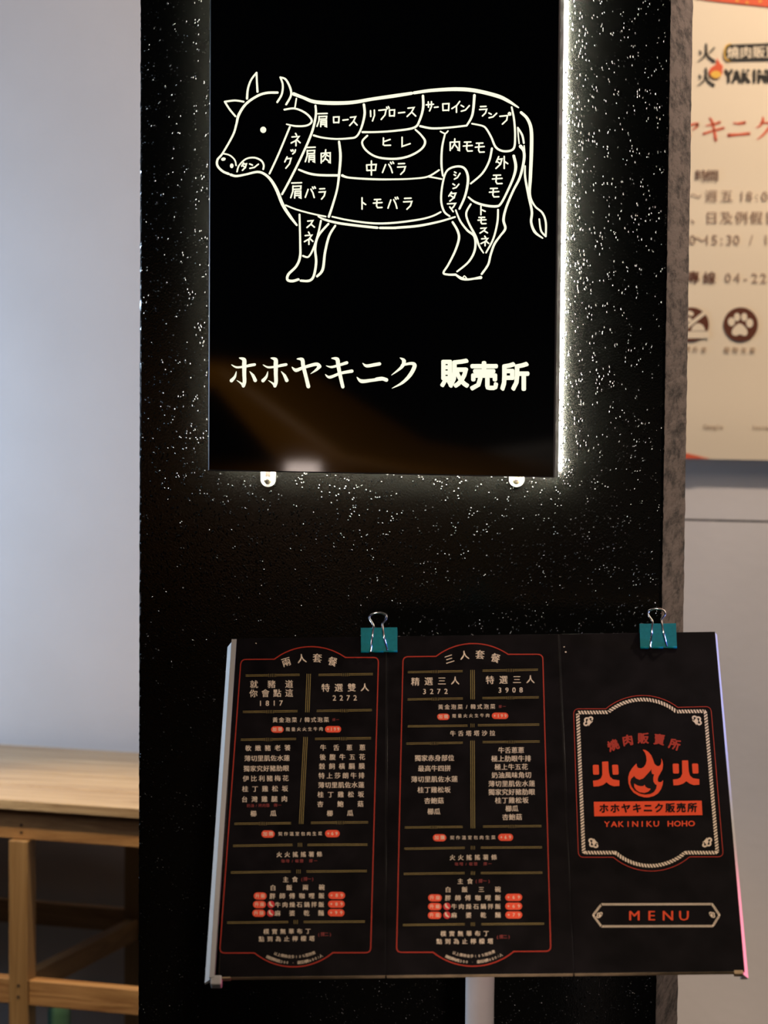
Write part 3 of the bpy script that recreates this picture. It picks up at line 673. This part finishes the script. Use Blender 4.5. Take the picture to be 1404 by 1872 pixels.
pill(s, M2, 456, 247, 92, 50, '加購', 32); pill(s, M2, 902, 244, 102, 50, '+69', 34)
for (x, y), (x2, y2), t in (((401,677),(932,673),'+89'),((396,736),(930,733),'+89'),((392,796),(928,793),'+99')):
    pill(s, M2, x, y, 90, 50, '升級', 31); pill(s, M2, x2, y2, 116, 50, t, 34)
chili(s, M2, 477, 736, 25); chili(s, M2, 474, 796, 25)
arctext(s, '以上價格含多10%服務費', M2, (508,1077), (640,1098), (772,1072), 25); arctext(s, '開瓶費每瓶300 · 最低消費600/人', M2, (455,1100), (640,1140), (822,1092), 25)
bd = rounded([M1(500,400)+(0,), M1(268,402)+(1,), M2(120,1072)+(1,), M2(362,1072)+(0,)], 9.5)
bd += arc3(M2(362,1072), M2(640,1168), M2(905,1070), 24)[1:]
bd += rounded([M2(905,1070)+(0,), M2(1167,1070)+(1,), M1(1222,388)+(1,), M1(992,388)+(0,)], 9.5)[1:]
bd += arc3(M1(992,388), M1(757,313), M1(500,400), 24)[1:-1]
s['red'].stroke(bd, 2.0, closed=True)
s.done()
# panel two
s = Sheet(panels[1]); c = s.cl
for ch, x, y, r_ in (('三',487,422,18),('人',598,394,6),('套',712,390,-3),('餐',825,415,-17)): c.glyph(ch, *M3(x, y), 70/M3.s, BD, r_)
for t, x0, x1, y0, y1, z in (('精選三人',238,530,588,580,64),('特選三人',785,1082,576,571,64),('黃金泡菜/韓式泡菜',423,805,774,770,39),('牛舌塔塔沙拉',513,803,968,965,43),
    ('獨家赤身部位',256,500,1149,1147,48),('最高牛四拼',280,475,1225,1223,48),('薄切里肌佐水蓮',230,525,1304,1302,48),('桂丁雞松坂',277,473,1382,1380,48),('杏鮑菇',326,424,1461,1460,48),('櫛瓜',350,398,1540,1540,48),
    ('牛舌蔥蔥',868,1013,1091,1090,48),('極上肋眼牛排',818,1063,1153,1151,48),('極上牛五花',842,1040,1214,1212,48),('奶油風味角切',820,1065,1274,1272,48),('薄切里肌佐水蓮',797,1092,1337,1335,48),('獨家究好豬肋眼',797,1092,1398,1396,48),('桂丁雞松坂',845,1045,1459,1457,48),('櫛瓜',922,970,1519,1518,48),('杏鮑菇',898,997,1581,1580,48)):
    c.row(t, x0, x1, y0, y1, z, M3, BD)
c.row('3272', 305, 463, 659, 657, 54, M3, .012); c.row('3908', 858, 1013, 649, 647, 54, M3, .012)
c.row('限量火火生牛肉', 523, 768, 839, 835, 30, M3, .01); s.dl.row('擇一', 860, 890, 771, 770, 24, M3, 0)
pill(s, M3, 443, 845, 90, 46, '加購', 31); pill(s, M3, 859, 838, 120, 46, '+199', 33)
for q in ((183,585,518,510,383),(730,1136,507,500,932),(180,586,718,710,383),(730,1143,708,702,935),(172,585,1042,1035,378),(732,1150,1031,1026,940)): drule(s, M3, *q)
vrule(s, M3(657, 502), M3(658, 717)); vrule(s, M3(657, 1020), M4(700, 218))
srule(s, M3, (183,620,915,910), (697,1146,907,902), 657)
drule(s, M4, 200, 625, 213, 208, 412); drule(s, M4, 774, 1203, 206, 202, 988)
for q in (((197,640,369,362),(758,1207,361,358)),((193,640,553,547),(758,1210,547,544)),((187,640,928,922),(762,1222,922,918))): srule(s, M4, q[0], q[1], 700)
for t, x0, x1, y0, y1, z in (('火火搖搖薯條',550,855,434,431,43),('主食',608,678,608,607,44),('白飯三碗',518,883,669,667,44),('胖師傅咖哩飯',517,883,730,728,44),('牛肉燥石鍋拌飯',562,883,793,792,42),('麻婆乾麵',562,883,857,855,44),('樸實無華布丁',483,797,992,990,43),('點到為止檸檬塔',453,828,1049,1047,43)):
    c.row(t, x0, x1, y0, y1, z, M4, BD)
c.row('契作溫室包肉生菜', 548, 850, 288, 286, 31, M4, .01)
s.dl.row('咖哩/椒鹽 擇一', 580, 825, 481, 479, 27, M4, .01); s.dl.row('(擇一)', 725, 818, 606, 605, 31, M4, .01); s.dl.row('(擇二)', 880, 965, 1015, 1013, 31, M4, .01)
pill(s, M4, 456, 288, 98, 52, '加購', 33); pill(s, M4, 940, 285, 110, 52, '+69', 35)
for (x, y), (x2, y2), t in (((422,729),(999,725),'+69'),((421,793),(999,790),'+69'),((420,857),(1000,854),'+79')):
    pill(s, M4, x, y, 100, 53, '升級', 33); pill(s, M4, x2, y2, 124, 53, t, 36)
chili(s, M4, 510, 792, 27); chili(s, M4, 510, 856, 27)
arctext(s, '以上價格含多10%服務費', M4, (562,1132), (705,1156), (850,1125), 26); arctext(s, '開瓶費每瓶300 · 最低消費600/人', M4, (510,1160), (705,1200), (905,1148), 26)
bd = rounded([M3(390,402)+(0,), M3(148,405)+(1,), M4(140,1128)+(1,), M4(408,1128)+(0,)], 9.5)
bd += arc3(M4(408,1128), M4(700,1230), M4(1000,1122), 24)[1:]
bd += rounded([M4(1000,1122)+(0,), M4(1271,1120)+(1,), M3(1172,387)+(1,), M3(918,387)+(0,)], 9.5)[1:]
bd += arc3(M3(918,387), M3(660,308), M3(390,402), 24)[1:-1]
s['red'].stroke(bd, 2.0, closed=True)
s.done()
# panel three
s = Sheet(panels[2]); c = s.cl.p; o = s.ol.p
bd = rounded([M5(320,717)+(0,), M5(104,717)+(1,), M6(137,393)+(1,), M6(370,393)+(0,)], 10)
bd += arc3(M6(370,393), M6(640,485), M6(880,390), 24)[1:]
bd += rounded([M6(880,390)+(0,), M6(1105,390)+(1,), M5(1022,702)+(1,), M5(800,707)+(0,)], 10)[1:]
bd += arc3(M5(800,707), M5(575,628), M5(320,717), 24)[1:-1]
s['red'].stroke(bd, 1.3, closed=True)
def rope(pts, w_, pitch, duty=.62, slant=.55):
    """twisted rope border: slanted strands set along a closed path"""
    P = [Vector(p) for p in pts]+[Vector(pts[0])]
    cum = [0]
    for i in range(len(P)-1): cum.append(cum[-1]+(P[i+1]-P[i]).length)
    T = cum[-1]; N = int(T/pitch)
    def at(t):
        t %= T
        for i in range(len(P)-1):
            if t <= cum[i+1]: break
        d = (P[i+1]-P[i]).normalized(); return P[i]+d*(t-cum[i]), Vector((-d.y, d.x))
    for k in range(N):
        t0 = k*T/N; dl = T/N*duty; sk = w_*slant
        q = []
        for t, s_ in ((t0, -1), (t0+dl, -1), (t0+dl+sk, 1), (t0+sk, 1)):
            p, nn = at(t); q.append(tuple(p+nn*(s_*w_/2)))
        c.poly(q)
rp = [M5(335,740), M5(132,742), M6(172,362), M6(385,362)]+arc3(M6(385,362), M6(630,450), M6(850,362), 24)[1:]+[M6(1065,362), M5(985,733), M5(790,735)]+arc3(M5(790,735), M5(575,655), M5(335,740), 24)[1:-1]
rope(rp, 6.4, 5.4); c.flush('rope_border', M['cream'], panels[2], kind='stuff')
rp = [M6(290,708), M6(1030,706), M6(1080,780), M6(1035,853), M6(290,855), M6(235,780)]
rope(rp, 4.2, 3.3); c.flush('rope_border', M['cream'], panels[2], kind='stuff')
def knot(cx, cy, sx, sy, k=1.0):
    f = lambda pts: [(cx+(x-555)/15.6*sx*k, cy+(y-765)/15.6*sy*k) for x, y in pts]
    c.stroke(f([(660,720),(672,672),(625,645),(575,665),(560,705)]), 2.9*k, smooth=True)
    c.stroke(f([(560,675),(490,675),(455,720),(468,775),(435,820),(448,865),(500,880),(535,850)]), 2.9*k, smooth=True)
    c.area(f([(530,735),(600,712),(630,770),(695,755),(630,815),(600,850),(565,900),(548,830),(510,800)]))
    c.flush('knot_mark', M['cream'], panels[2])
x, y = KN(555, 765); knot(x, y, 1, 1)
x, y = M5(928, 795); knot(x, y, -1, 1); x, y = M6(237, 298); knot(x, y, 1, -1); x, y = M6(997, 293); knot(x, y, -1, -1)
x, y = M6(278, 780); knot(x, y, 1, 1, .62); x, y = M6(1030, 778); knot(x, y, -1, 1, .62)
for ch, x, y, r_ in (('燒',310,140,22),('肉',473,84,9),('販',645,62,0),('賣',825,76,-7),('所',997,130,-17)): s.rl.glyph(ch, *LG(x, y), 126/LG.s, .04, r_)
for dx, dy in ((0, 0), (892, -13)):
    t = lambda pts: [(x+dx, y+dy) for x, y in pts]
    o.area(rounded([(x, y, 1) for x, y in t([(82,358),(150,356),(154,466),(88,468)])], 14), LG)
    o.area(rounded([(x, y, 1) for x, y in t([(298,356),(366,356),(372,466),(306,468)])], 14), LG)
    o.area(t([(187,322),(255,320),(262,440),(275,490),(310,520),(380,530),(380,592),(320,597),(275,582),(236,552),(200,580),(150,597),(92,600),(86,534),(140,528),(172,510),(190,470)]), LG)
    o.flush('fire_character', M['orange'], panels[2])
sm = lambda pts: spline(pts, [1]*len(pts), True, 4)[0]
o.area([(640,188),(672,192),(705,215),(738,255),(758,305),(772,345),(795,368),(822,372),(842,352),(850,318),(846,284),(862,315),(868,355),(862,405),(838,450),(815,490),(807,522),(812,546),(835,552),(852,545),(868,528),(864,575),(845,630),(812,675),(765,705),(710,720),(655,720),(595,702),(540,668),(502,620),(482,562),(478,500),(492,445),(522,395),(552,360),(572,343),(574,370),(590,392),(622,398),(652,382),(674,350),(684,310),(680,262),(665,220)], LG)
s.ol.one('flame')
s['ink'].area([(545,484),(565,510),(605,526),(645,512),(690,465),(722,428),(738,408),(738,438),(748,462),(768,466),(758,505),(760,545),(778,575),(798,585),(790,625),(765,662),(725,682),(670,690),(605,676),(550,645),(515,600),(502,555),(510,515)], LG)
s['orange2'].area([(545,570),(580,592),(620,600),(650,597),(660,583),(672,606),(698,622),(730,628),(705,660),(660,675),(605,668),(565,640),(545,605)], LG)
o.poly([(95,770),(1298,757),(1307,918),(100,932)], LG); s.ol.one('banner')
s['ink'].row('ホホヤキニク販売所', 207, 1193, 846, 836, 108, LG, .042)
s.ol.row('YAKINIKU HOHO', 242, 1185, 1018, 1010, 88, LG, .022, 1.15)
for ch, x in (('M', 511), ('E', 627), ('N', 735), ('U', 842)): s.ol.glyph(ch, *M6(x, 781), 92/M6.s, .014, 0, 1.15)
s.done()
m = Print(mp_, .0004)
for (x, y), r_ in ((M5(42,303), 1.3), (M5(52,337), 1.6), (M1(372,290), 1.2), (M3(1328,333), 1.2)): m.disc(x, y, r_, r_*.8)
m.build('scuff_marks', M['cream'], panels[2], kind='stuff')

# ------------------------------------------------------------------ display stand
px_, py_ = Plane((0, -0.40, 0), (1, 0, 0), (0, 0, 1)).at(877, 1830).x, -0.40
st = thing('display_stand', 'white round pole stand carrying the tilted menu in front of the pillar', 'stand', (px_, py_, 0))
uu = (px_-mp_.O.x); cen = mp_.hit(877, 1500)
m = MB(); m.tube([(px_, py_, .012), (px_, py_, .955)], .0168, 28); m.build('pole', M['pole'], st, smooth=True)
m = MB(); rs = [(0.001, .012), (.15, .012), (.155, .008), (.155, 0), (.001, 0)]
for r_, z in rs:
    for q in range(40): m.v.append(Vector((px_+r_*math.cos(q*math.pi/20), py_+r_*math.sin(q*math.pi/20), z)))
for k in range(4):
    for q in range(40): m.f.append((k*40+q, k*40+(q+1) % 40, (k+1)*40+(q+1) % 40, (k+1)*40+q)); m.m.append(0)
m.build('base_plate', M['pole'], st)
u_c = -.0; m = MB()
hz = -MHt*.55
m.box((-.14, -MHt+.06, -TH-.004), (.14, -.12, -TH), L3); m.build('support_plate', M['steel'], st)
cc = L3((0.0, -.24, -TH-.004)); top = Vector((px_, py_, .955))
m = MB(); m.tube([top-Vector((0, 0, .03)), top+Vector((0, 0, .012)), L3(((px_-mp_.O.x), -.27, -TH-.004))], [.012, .012, .010], 14); m.build('hinge', M['steel'], st, smooth=True)

# ------------------------------------------------------------------ binder clips
K = Crop(650, 1110, 15.6)
def clip_at():
    lip = uv(*K(680, 1290)); u0 = uv(*K(158, 1290))[0]; u1 = uv(*K(1195, 1290))[0]; um = (u0+u1)/2
    t = thing('binder_clip', 'teal binder clip with nickel wire handle clamped between the first two menu panels', 'binder clip', L3((um, 0, 0)), 'binder clips on the menu')
    yl, yt = lip[1], .0042; zt = .0125; th = .0009
    prof = [(yl, .0012), (yt, zt), (yt+.0008, zt-.001), (yt+.0008, -zt+.002), (yt, -zt+.001), (yl, -TH-.0012)]
    inner = [(yl, .0012-th*.9), (yt-th, zt-th), (yt-th, -zt+.001+th), (yl, -TH-.0012+th*.9)]
    m = MB(); P = prof+inner[::-1]; n = len(P)
    m.add([L3((u0, y, z)) for y, z in P]+[L3((u1, y, z)) for y, z in P],
          [(i, (i+1) % n, n+(i+1) % n, n+i) for i in range(n)]+[(0,1,8,9),(1,2,3,4,7,8),(4,5,6,7)]+[(n+9,n+8,n+1,n),(n+8,n+7,n+4,n+3,n+2,n+1),(n+7,n+6,n+5,n+4)])
    body = m.build('clip_body', M['teal'], t)
    for z in (.0016, -TH-.0018):
        m = MB()
        for a, b in ((0, .22), (.36, .62), (.76, 1)):
            m.tube([(u0+(u1-u0)*a, yl, z), (u0+(u1-u0)*b, yl, z)], .00125, 10, L3)
        m.build('rolled_lip', M['teal'], t, smooth=True)
    hp = [(432,1290,.0022),(450,1080,.0060),(478,860,.0120),(500,650,.0150),(512,520,.0160),(440,400,.017),(397,310,.0175),(425,235,.018),(520,180,.018),(660,162,.018),(800,185,.018),(882,255,.0175),(868,345,.017),(798,430,.0165),(768,490,.016),(785,650,.0150),(822,870,.0120),(865,1080,.0060),(905,1230,.0022)]
    path = []
    for x, y, z in hp:
        # the wire point stands off the board by z along the board normal and still meets this sight line
        pl = Plane(mp_.O+mp_.N*z, mp_.U, mp_.V); u, v = pl.hit(*K(x, y)); path.append((u, v, z))
    def smooth3(p, k=5):
        o = []
        for i in range(len(p)-1):
            a, b, c, d = (Vector(p[max(0, min(len(p)-1, j))]) for j in (i-1, i, i+1, i+2))
            for q in range(k):
                t = q/k; o.append(0.5*(2*b+(c-a)*t+(2*a-5*b+4*c-d)*t*t+(3*b-a-3*c+d)*t**3))
        o.append(Vector(p[-1])); return o
    m = MB(); m.tube(smooth3(path), .00125, 10, L3); m.build('wire_handle', M['wire'], t, smooth=True)
    bp = [(um-.0115, yl, -TH-.002), (um-.010, -.004, -.014), (um-.0115, .006, -.022)]
    for x, y in ((465,745),(490,690),(560,648),(720,622),(860,640),(945,695),(962,745)):
        pl = Plane(mp_.O-mp_.N*.024, mp_.U, mp_.V); u, v = pl.hit(*K(x, y)); bp.append((u, v, -.024))
    bp += [(um+.0145, .006, -.022), (um+.010, -.004, -.014), (um+.0115, yl, -TH-.002)]
    m = MB(); m.tube(smooth3(bp), .00115, 10, L3); m.build('wire_handle', M['wire'], t, smooth=True)
    return t
c1 = clip_at()
c2 = c1.copy(); COL.objects.link(c2)
c2['label'] = 'teal binder clip with nickel wire handle near the right end of the menu'
uA = uv(694, 1166); uB = uv(1202.5, 1157)
c2.location = c1.location+mp_.U*(uB[0]-uA[0])
for ch_ in c1.children:
    q = ch_.copy(); COL.objects.link(q); q.parent = c2

# ------------------------------------------------------------------ poster on the back wall
PY = WY-0.035
pp = Plane((0, PY, 1.3), (1, 0, 0), (0, 0, 1))
X0 = pp.hit(1065, 500)[0]; X1 = pp.hit(1900, 500)[0]; ZB = 1.3+pp.hit(1330, 840)[1]; ZT = 2.50
pos = thing('wall_poster', 'cream poster board with orange flame, red kana and brown icons on the right wall', 'poster', ((X0+X1)/2, WY, ZB))
quick_box('backing_board', (X0, PY+.005, ZB), (X1, WY, ZT), M['wall'], pos, bevel=.001)
m = MB(); n = 60
vs = []; fs = []
for i in range(n+1):
    z = ZB+(ZT-ZB)*i/n; y = PY+.0012-.0010*math.sin(i*.55)*math.sin(i*.13+1)
    vs += [(X0, y, z), (X1, y, z)]
for i in range(n): fs.append((2*i, 2*i+1, 2*i+3, 2*i+2))
m.add(vs, fs); sheet = m.build('paper_sheet', M['poster'], pos, smooth=True, solid=False)
Q1 = Crop(1180, 0, 3.9); Q2 = Crop(1180, 460, 3.6); Q3 = Crop(1250, 60, 8.506); Q4 = Crop(1250, 540, 9.117)
p = Print(pp, .0012)
p.poly([(1060,-260),(1900,-260),(1900,60),(1404,13),(1330,5),(1288,0),(1200,-14),(1060,-40)]); p.build('top_band', M['pred'], sheet)
p = Print(pp, .0012)
p.area([(1180,806),(1252,828),(1298,838.5),(1180,838)]); p.build('bottom_wedge', M['pred'], sheet)
p = Print(pp, .0018)
for x, y in ((1348,2),(1366,5),(1390,3),(1376,-4)): p.disc(x, y, 3, 1.8)
p.build('band_marks', M['pyel'], sheet, kind='stuff')
p = Print(pp, .0014)
def fire(cx, cy, s_):
    for pts, ws in (([(0,-5),(0,-1),(-1.2,2),(-4.8,5)],[1.2,1.3,1.2,.3]), ([(0,-.6),(1.6,2.4),(4.6,4.6)],[.8,1.2,1.6]), ([(-4,-1.6),(-3.2,-.2),(-3.3,.8)],[.3,1.3,.8]), ([(4.6,-3),(3.2,-1.4),(1.8,-.4)],[.9,1.0,.3])):
        p.stroke([(cx+x*s_, cy+y*s_) for x, y in pts], [w_*s_ for w_ in ws], Q3, smooth=True)
fire(350, 315, 27); fire(345, 690, 27)
p.poly([(700,185),(2200,130),(2200,415),(700,440),(650,400),(635,310),(655,220)], Q3)
for ch, x in (('Y',700),('A',825),('K',975),('I',1100),('N',1225),('I',1330),('K',1440),('U',1570)): p.glyph(ch, *Q3(x, 665), 32, .045, 0, .72)
p.build('black_print', M['pblack'], sheet, kind='stuff')
p = Print(pp, .0022)
for y0, x0, x1 in ((612,915,1040),(640,1160,1290)): p.stroke([(x0, y0-5), (x1, y0+12)], 14, Q3)
p.stroke([(770,590),(880,570)], 16, Q3)
for i, ch in enumerate('燒肉販賣所'): p.glyph(ch, *Q3(770+i*200, 312-i*4), 23, .02)
p.build('pill_lettering', M['poster'], sheet, kind='stuff')
p = Print(pp, .0026)
p.stroke([(730,175),(665,205),(635,305),(655,405),(715,440)], 22, Q3, smooth=True)
p.build('pill_highlight', M['pyel'], sheet)
p = Print(pp, .0022)
p.area([(510,390),(545,430),(570,480),(600,500),(612,540),(600,600),(600,640),(570,690),(510,715),(450,705),(405,660),(392,600),(410,555),(455,520),(500,500),(515,440)], Q3); p.build('flame', M['pred'], sheet)
p = Print(pp, .0028)
p.disc(503, 650, 82, 58, Q3); p.build('flame_core', M['pyel'], sheet)
p = Print(pp, .0014)
for pts, ws in (([(-40,1430),(40,1450),(200,1410),(215,1435)],[20,30,30,48]), ([(215,1440),(190,1475),(130,1510)],[44,28,5]), ([(20,1350),(60,1480),(90,1600)],[30,36,40]),
    ([(410,1330),(450,1400),(475,1520),(500,1665)],[30,36,34,44]), ([(345,1445),(450,1425),(560,1390)],[12,26,40]), ([(310,1570),(460,1520),(620,1480)],[34,26,36]),
    ([(770,1400),(850,1410),(950,1395)],[14,30,44]), ([(700,1590),(850,1580),(1020,1565)],[50,30,42]),
    ([(1230,1310),(1230,1370),(1190,1440),(1125,1480)],[20,48,30,6]), ([(1200,1400),(1310,1400),(1380,1410),(1310,1500),(1230,1590),(1140,1660)],[16,24,48,42,30,8])):
    p.stroke(pts, ws, Q3, smooth=True)
p.build('red_lettering', M['pred'], sheet, kind='stuff')
p = Print(pp, .0014)
p.row('時間', 1282, 1303, 321, 321, 23, None, .01)
p.row('專線', 1268, 1297, 507, 508, 24, None, .016)
p.build('bold_lettering', M['pbrown'], sheet, kind='stuff')
p = Print(pp, .0014)
p.row('〜週五', 1272, 1329, 358, 358, 24, None, .006)
p.row('18:00', 1356, 1412, 358, 358, 25, None, .004)
p.row('、日及例假日', 1274, 1410, 398, 398, 25, None, .01)
p.row('0〜15:30 / 1', 1266, 1400, 438, 438, 26, None, .004)
p.row('04-225', 1331, 1412, 507, 508, 25, None, .004)
p.build('lettering', M['ptext'], sheet, kind='stuff')
p = Print(pp, .0014)
p.row('帶外食', 1257, 1287, 638, 639, 11, None, .02); p.row('寵物友善', 1329, 1376, 639, 640, 11, None, .02)
p.row('Google', 1289, 1319, 780, 780, 12, None, .01); p.row('Instag', 1377, 1408, 781, 781, 12, None, .01)
p.build('captions', M['pcapt'], sheet, kind='stuff')
p = Print(pp, .0014); p.disc(130, 485, 290, 285, Q4, 40); p.flush('icon_disc', M['pbrown'], sheet); p.disc(950, 485, 288, 285, Q4, 40); p.build('icon_disc', M['pbrown'], sheet)
p = Print(pp, .0020)
for x, y, a, b in ((797,440,58,72), (890,362,50,68), (1010,362,50,68), (1100,462,58,75)): p.disc(x, y, a, b, Q4)
p.area(sm([(935,470),(1000,505),(1055,575),(1062,640),(1015,675),(940,650),(865,675),(808,640),(812,575),(865,505)]), Q4)
p.stroke([(-90,640),(350,290)], 62, Q4, cap=False)
p.disc(110, 300, 60, 40, Q4, rot=20); p.disc(80, 405, 55, 38, Q4)
p.area([(120,590),(150,520),(200,475),(260,465),(320,495),(355,560),(360,590)], Q4); p.poly([(-60,600),(420,600),(420,715),(-60,715)], Q4)
p.build('icon_cutout', M['poster'], sheet, kind='stuff')

# ------------------------------------------------------------------ wooden counter table at the left
ta = R(-4.5); TO = Vector((-0.78, 0.92, 0.0))           # front edge passes here
def tf(v):
    x, y, z = v; return Vector((TO.x+x*math.cos(ta)-y*math.sin(ta), TO.y+x*math.sin(ta)+y*math.cos(ta), z))
TZ = 0.74; TT = .018; TL0, TL1 = -0.95, 0.50; TDp = .565
tab = thing('wooden_table', 'rough pine counter table with plank top and slim square legs, against the pale wall', 'table', tf((-.2, .28, 0)))
for i in range(4):
    y0 = i*TDp/4
    quick_box('plank', (TL0, y0+.0008, TZ-TT), (TL1, y0+TDp/4-.0008, TZ+random.uniform(-.0006, .0006)), M['top'], tab, bevel=.0012, fr=tf)
quick_box('apron', (TL0+.02, .016, TZ-TT-.054), (TL1-.02, .034, TZ-TT-.0005), M['wood'], tab, bevel=.0015, fr=tf)
quick_box('apron', (TL0+.02, TDp-.036, TZ-TT-.054), (TL1-.02, TDp-.018, TZ-TT-.0005), M['wood'], tab, bevel=.0015, fr=tf)
lx = [-0.105, 0.455, -0.90]
for x in lx:
    for y0, y1 in ((.004, .040), (TDp-.060, TDp-.022)):
        ztop = TZ-TT-.055 if y0 < .1 else TZ-TT-.001
        quick_box('leg', (x-.018, y0, 0), (x+.018, y1, ztop), M['woodz'], tab, bevel=.0015, fr=tf)
for a, b in ((-.88, -.124), (-.086, .436)):
    quick_box('rail', (a, .008, .375), (b, .036, .420), M['wood'], tab, bevel=.0015, fr=tf)
    quick_box('rail', (a, TDp-.052, .395), (b, TDp-.030, .440), M['wood'], tab, bevel=.0015, fr=tf)
for x in lx: quick_box('side_rail', (x-.012, .041, .385), (x+.012, TDp-.061, .425), M['woody'], tab, bevel=.0015, fr=tf)
m = MB()
for x, z in ((-.105, TZ-.047), (-.105, TZ-.060), (-.105, .39), (-.105, .41)):
    yy = .0155 if z > .5 else .0035
    m.tube([(x+.001, yy-.0005, z), (x+.001, yy+.002, z)], .0026, 10, tf)
m.build('screw_hole', M['hole'], tab, kind='stuff')
# green bottle under the table
bx, by2 = tf((-.080, .12, 0)).x, tf((-.080, .12, 0)).y
bk = thing('bottle', 'green plastic bottle on the floor under the wooden table, mostly hidden behind its rail', 'bottle', (bx, by2, 0))
def lathe(name, prof, mat, n=24):
    m = MB()
    for r_, z in prof:
        for q in range(n): m.v.append(Vector((bx+r_*math.cos(q*2*math.pi/n), by2+r_*math.sin(q*2*math.pi/n), z)))
    for k in range(len(prof)-1):
        for q in range(n): m.f.append((k*n+q, k*n+(q+1) % n, (k+1)*n+(q+1) % n, (k+1)*n+q)); m.m.append(0)
    return m.build(name, mat, bk, smooth=True)
lathe('bottle_body', [(.001, 0), (.019, .001), (.021, .01), (.021, .335), (.019, .350), (.013, .362), (.010, .368), (.010, .376)], M['green'])
lathe('cap', [(.0112, .370), (.0112, .384), (.001, .385)], M['steel'])

# ------------------------------------------------------------------ the street opposite, seen only as reflections in the sign
car = thing('parked_car', 'yellow car parked across the street, reflected in the black sign', 'car', (-3.6, -9.4, 0))
yel = flat('yellow_car_paint', (0.75, 0.32, 0.02), 0.3, coat=0.4); gls = flat('dark_car_glass', (0.01, 0.012, 0.015), 0.08); tyr = flat('tyre_rubber', (0.02, 0.02, 0.02), 0.8)
prof = [(-2.2, .35), (-2.2, .75), (-2.0, .90), (-1.35, .98), (-.75, 1.38), (-.1, 1.47), (.7, 1.42), (1.35, 1.02), (2.05, .92), (2.2, .70), (2.2, .35)]
m = MB(); n = len(prof)
for y, ins in ((-.84, 0), (.84, 0)):
    m.v += [Vector((-3.6+x, -9.4+y*(0.80 if z > 1.1 else 1), z)) for x, z in prof]
m.f = [tuple(range(n)), tuple(range(2*n-1, n-1, -1))]+[(i, (i+1) % n, n+(i+1) % n, n+i) for i in range(n)]; m.m = [0]*len(m.f)
m.build('body', yel, car, bevel=.04)
for a, b in (((-.68, 1.30), (-.05, 1.38)), ((.05, 1.38), (.68, 1.32))):
    x0, x1 = a[0], b[0]; m = MB(); y = -9.4+.865
    m.add([(-3.6+x0-(.35 if x0 < 0 else 0), y-.0, .98), (-3.6+x1+(.35 if x1 > .5 else 0), y, .98), (-3.6+x1, y-.14, b[1]), (-3.6+x0, y-.14, a[1])], [(0, 1, 2, 3)])
    m.build('window', gls, car, solid=False)
for wx in (-1.4, 1.4):
    for wy in (-.72, .72):
        m = MB(); m.tube([(-3.6+wx, -9.4+wy-.14, .32), (-3.6+wx, -9.4+wy+.14, .32)], .32, 24); m.build('wheel', tyr, car)
bol = thing('glint_bollard', 'made-up bollard light across the street, added for the glint at the foot of the sign', 'bollard', (-2.36, -8.2, 0))  # invented bollard, put in for the bright spot mirrored low in the sign
m = MB(); m.tube([(-2.36, -8.2, 0), (-2.36, -8.2, .93)], .05, 16); m.build('post', M['steel'], bol)
m = MB(); m.tube([(-2.36, -8.2, .93), (-2.36, -8.2, .99)], .075, 16); m.build('lamp_head', emit('glint_lamp', (1.0, 0.80, 0.70), 14), bol)

wht = flat('pale_car_paint', (0.42, 0.42, 0.44), 0.3, coat=0.3)
def dup(o, x, y, label):
    q = o.copy(); COL.objects.link(q); q.location = (x, y, 0); q['label'] = label
    for ch_ in o.children:
        k = ch_.copy()
        if ch_.name.startswith('body'): k.data = ch_.data.copy(); k.data.materials[0] = wht
        COL.objects.link(k); k.parent = q
    return q
dup(car, 0.0, -11.2, 'pale grey car parked further along, reflected in the black sign').scale = (1, 1, 1.08)
lamp('car_fill_spot', 'SPOT', (-2.4, -7.6, 4.0), (-2.8, -10.0, 0.9), 300, (1.0, 0.86, 0.70), 0.12, spot=75, blend=0.4)  # added spot so the cars show in the reflection; no lamp post known
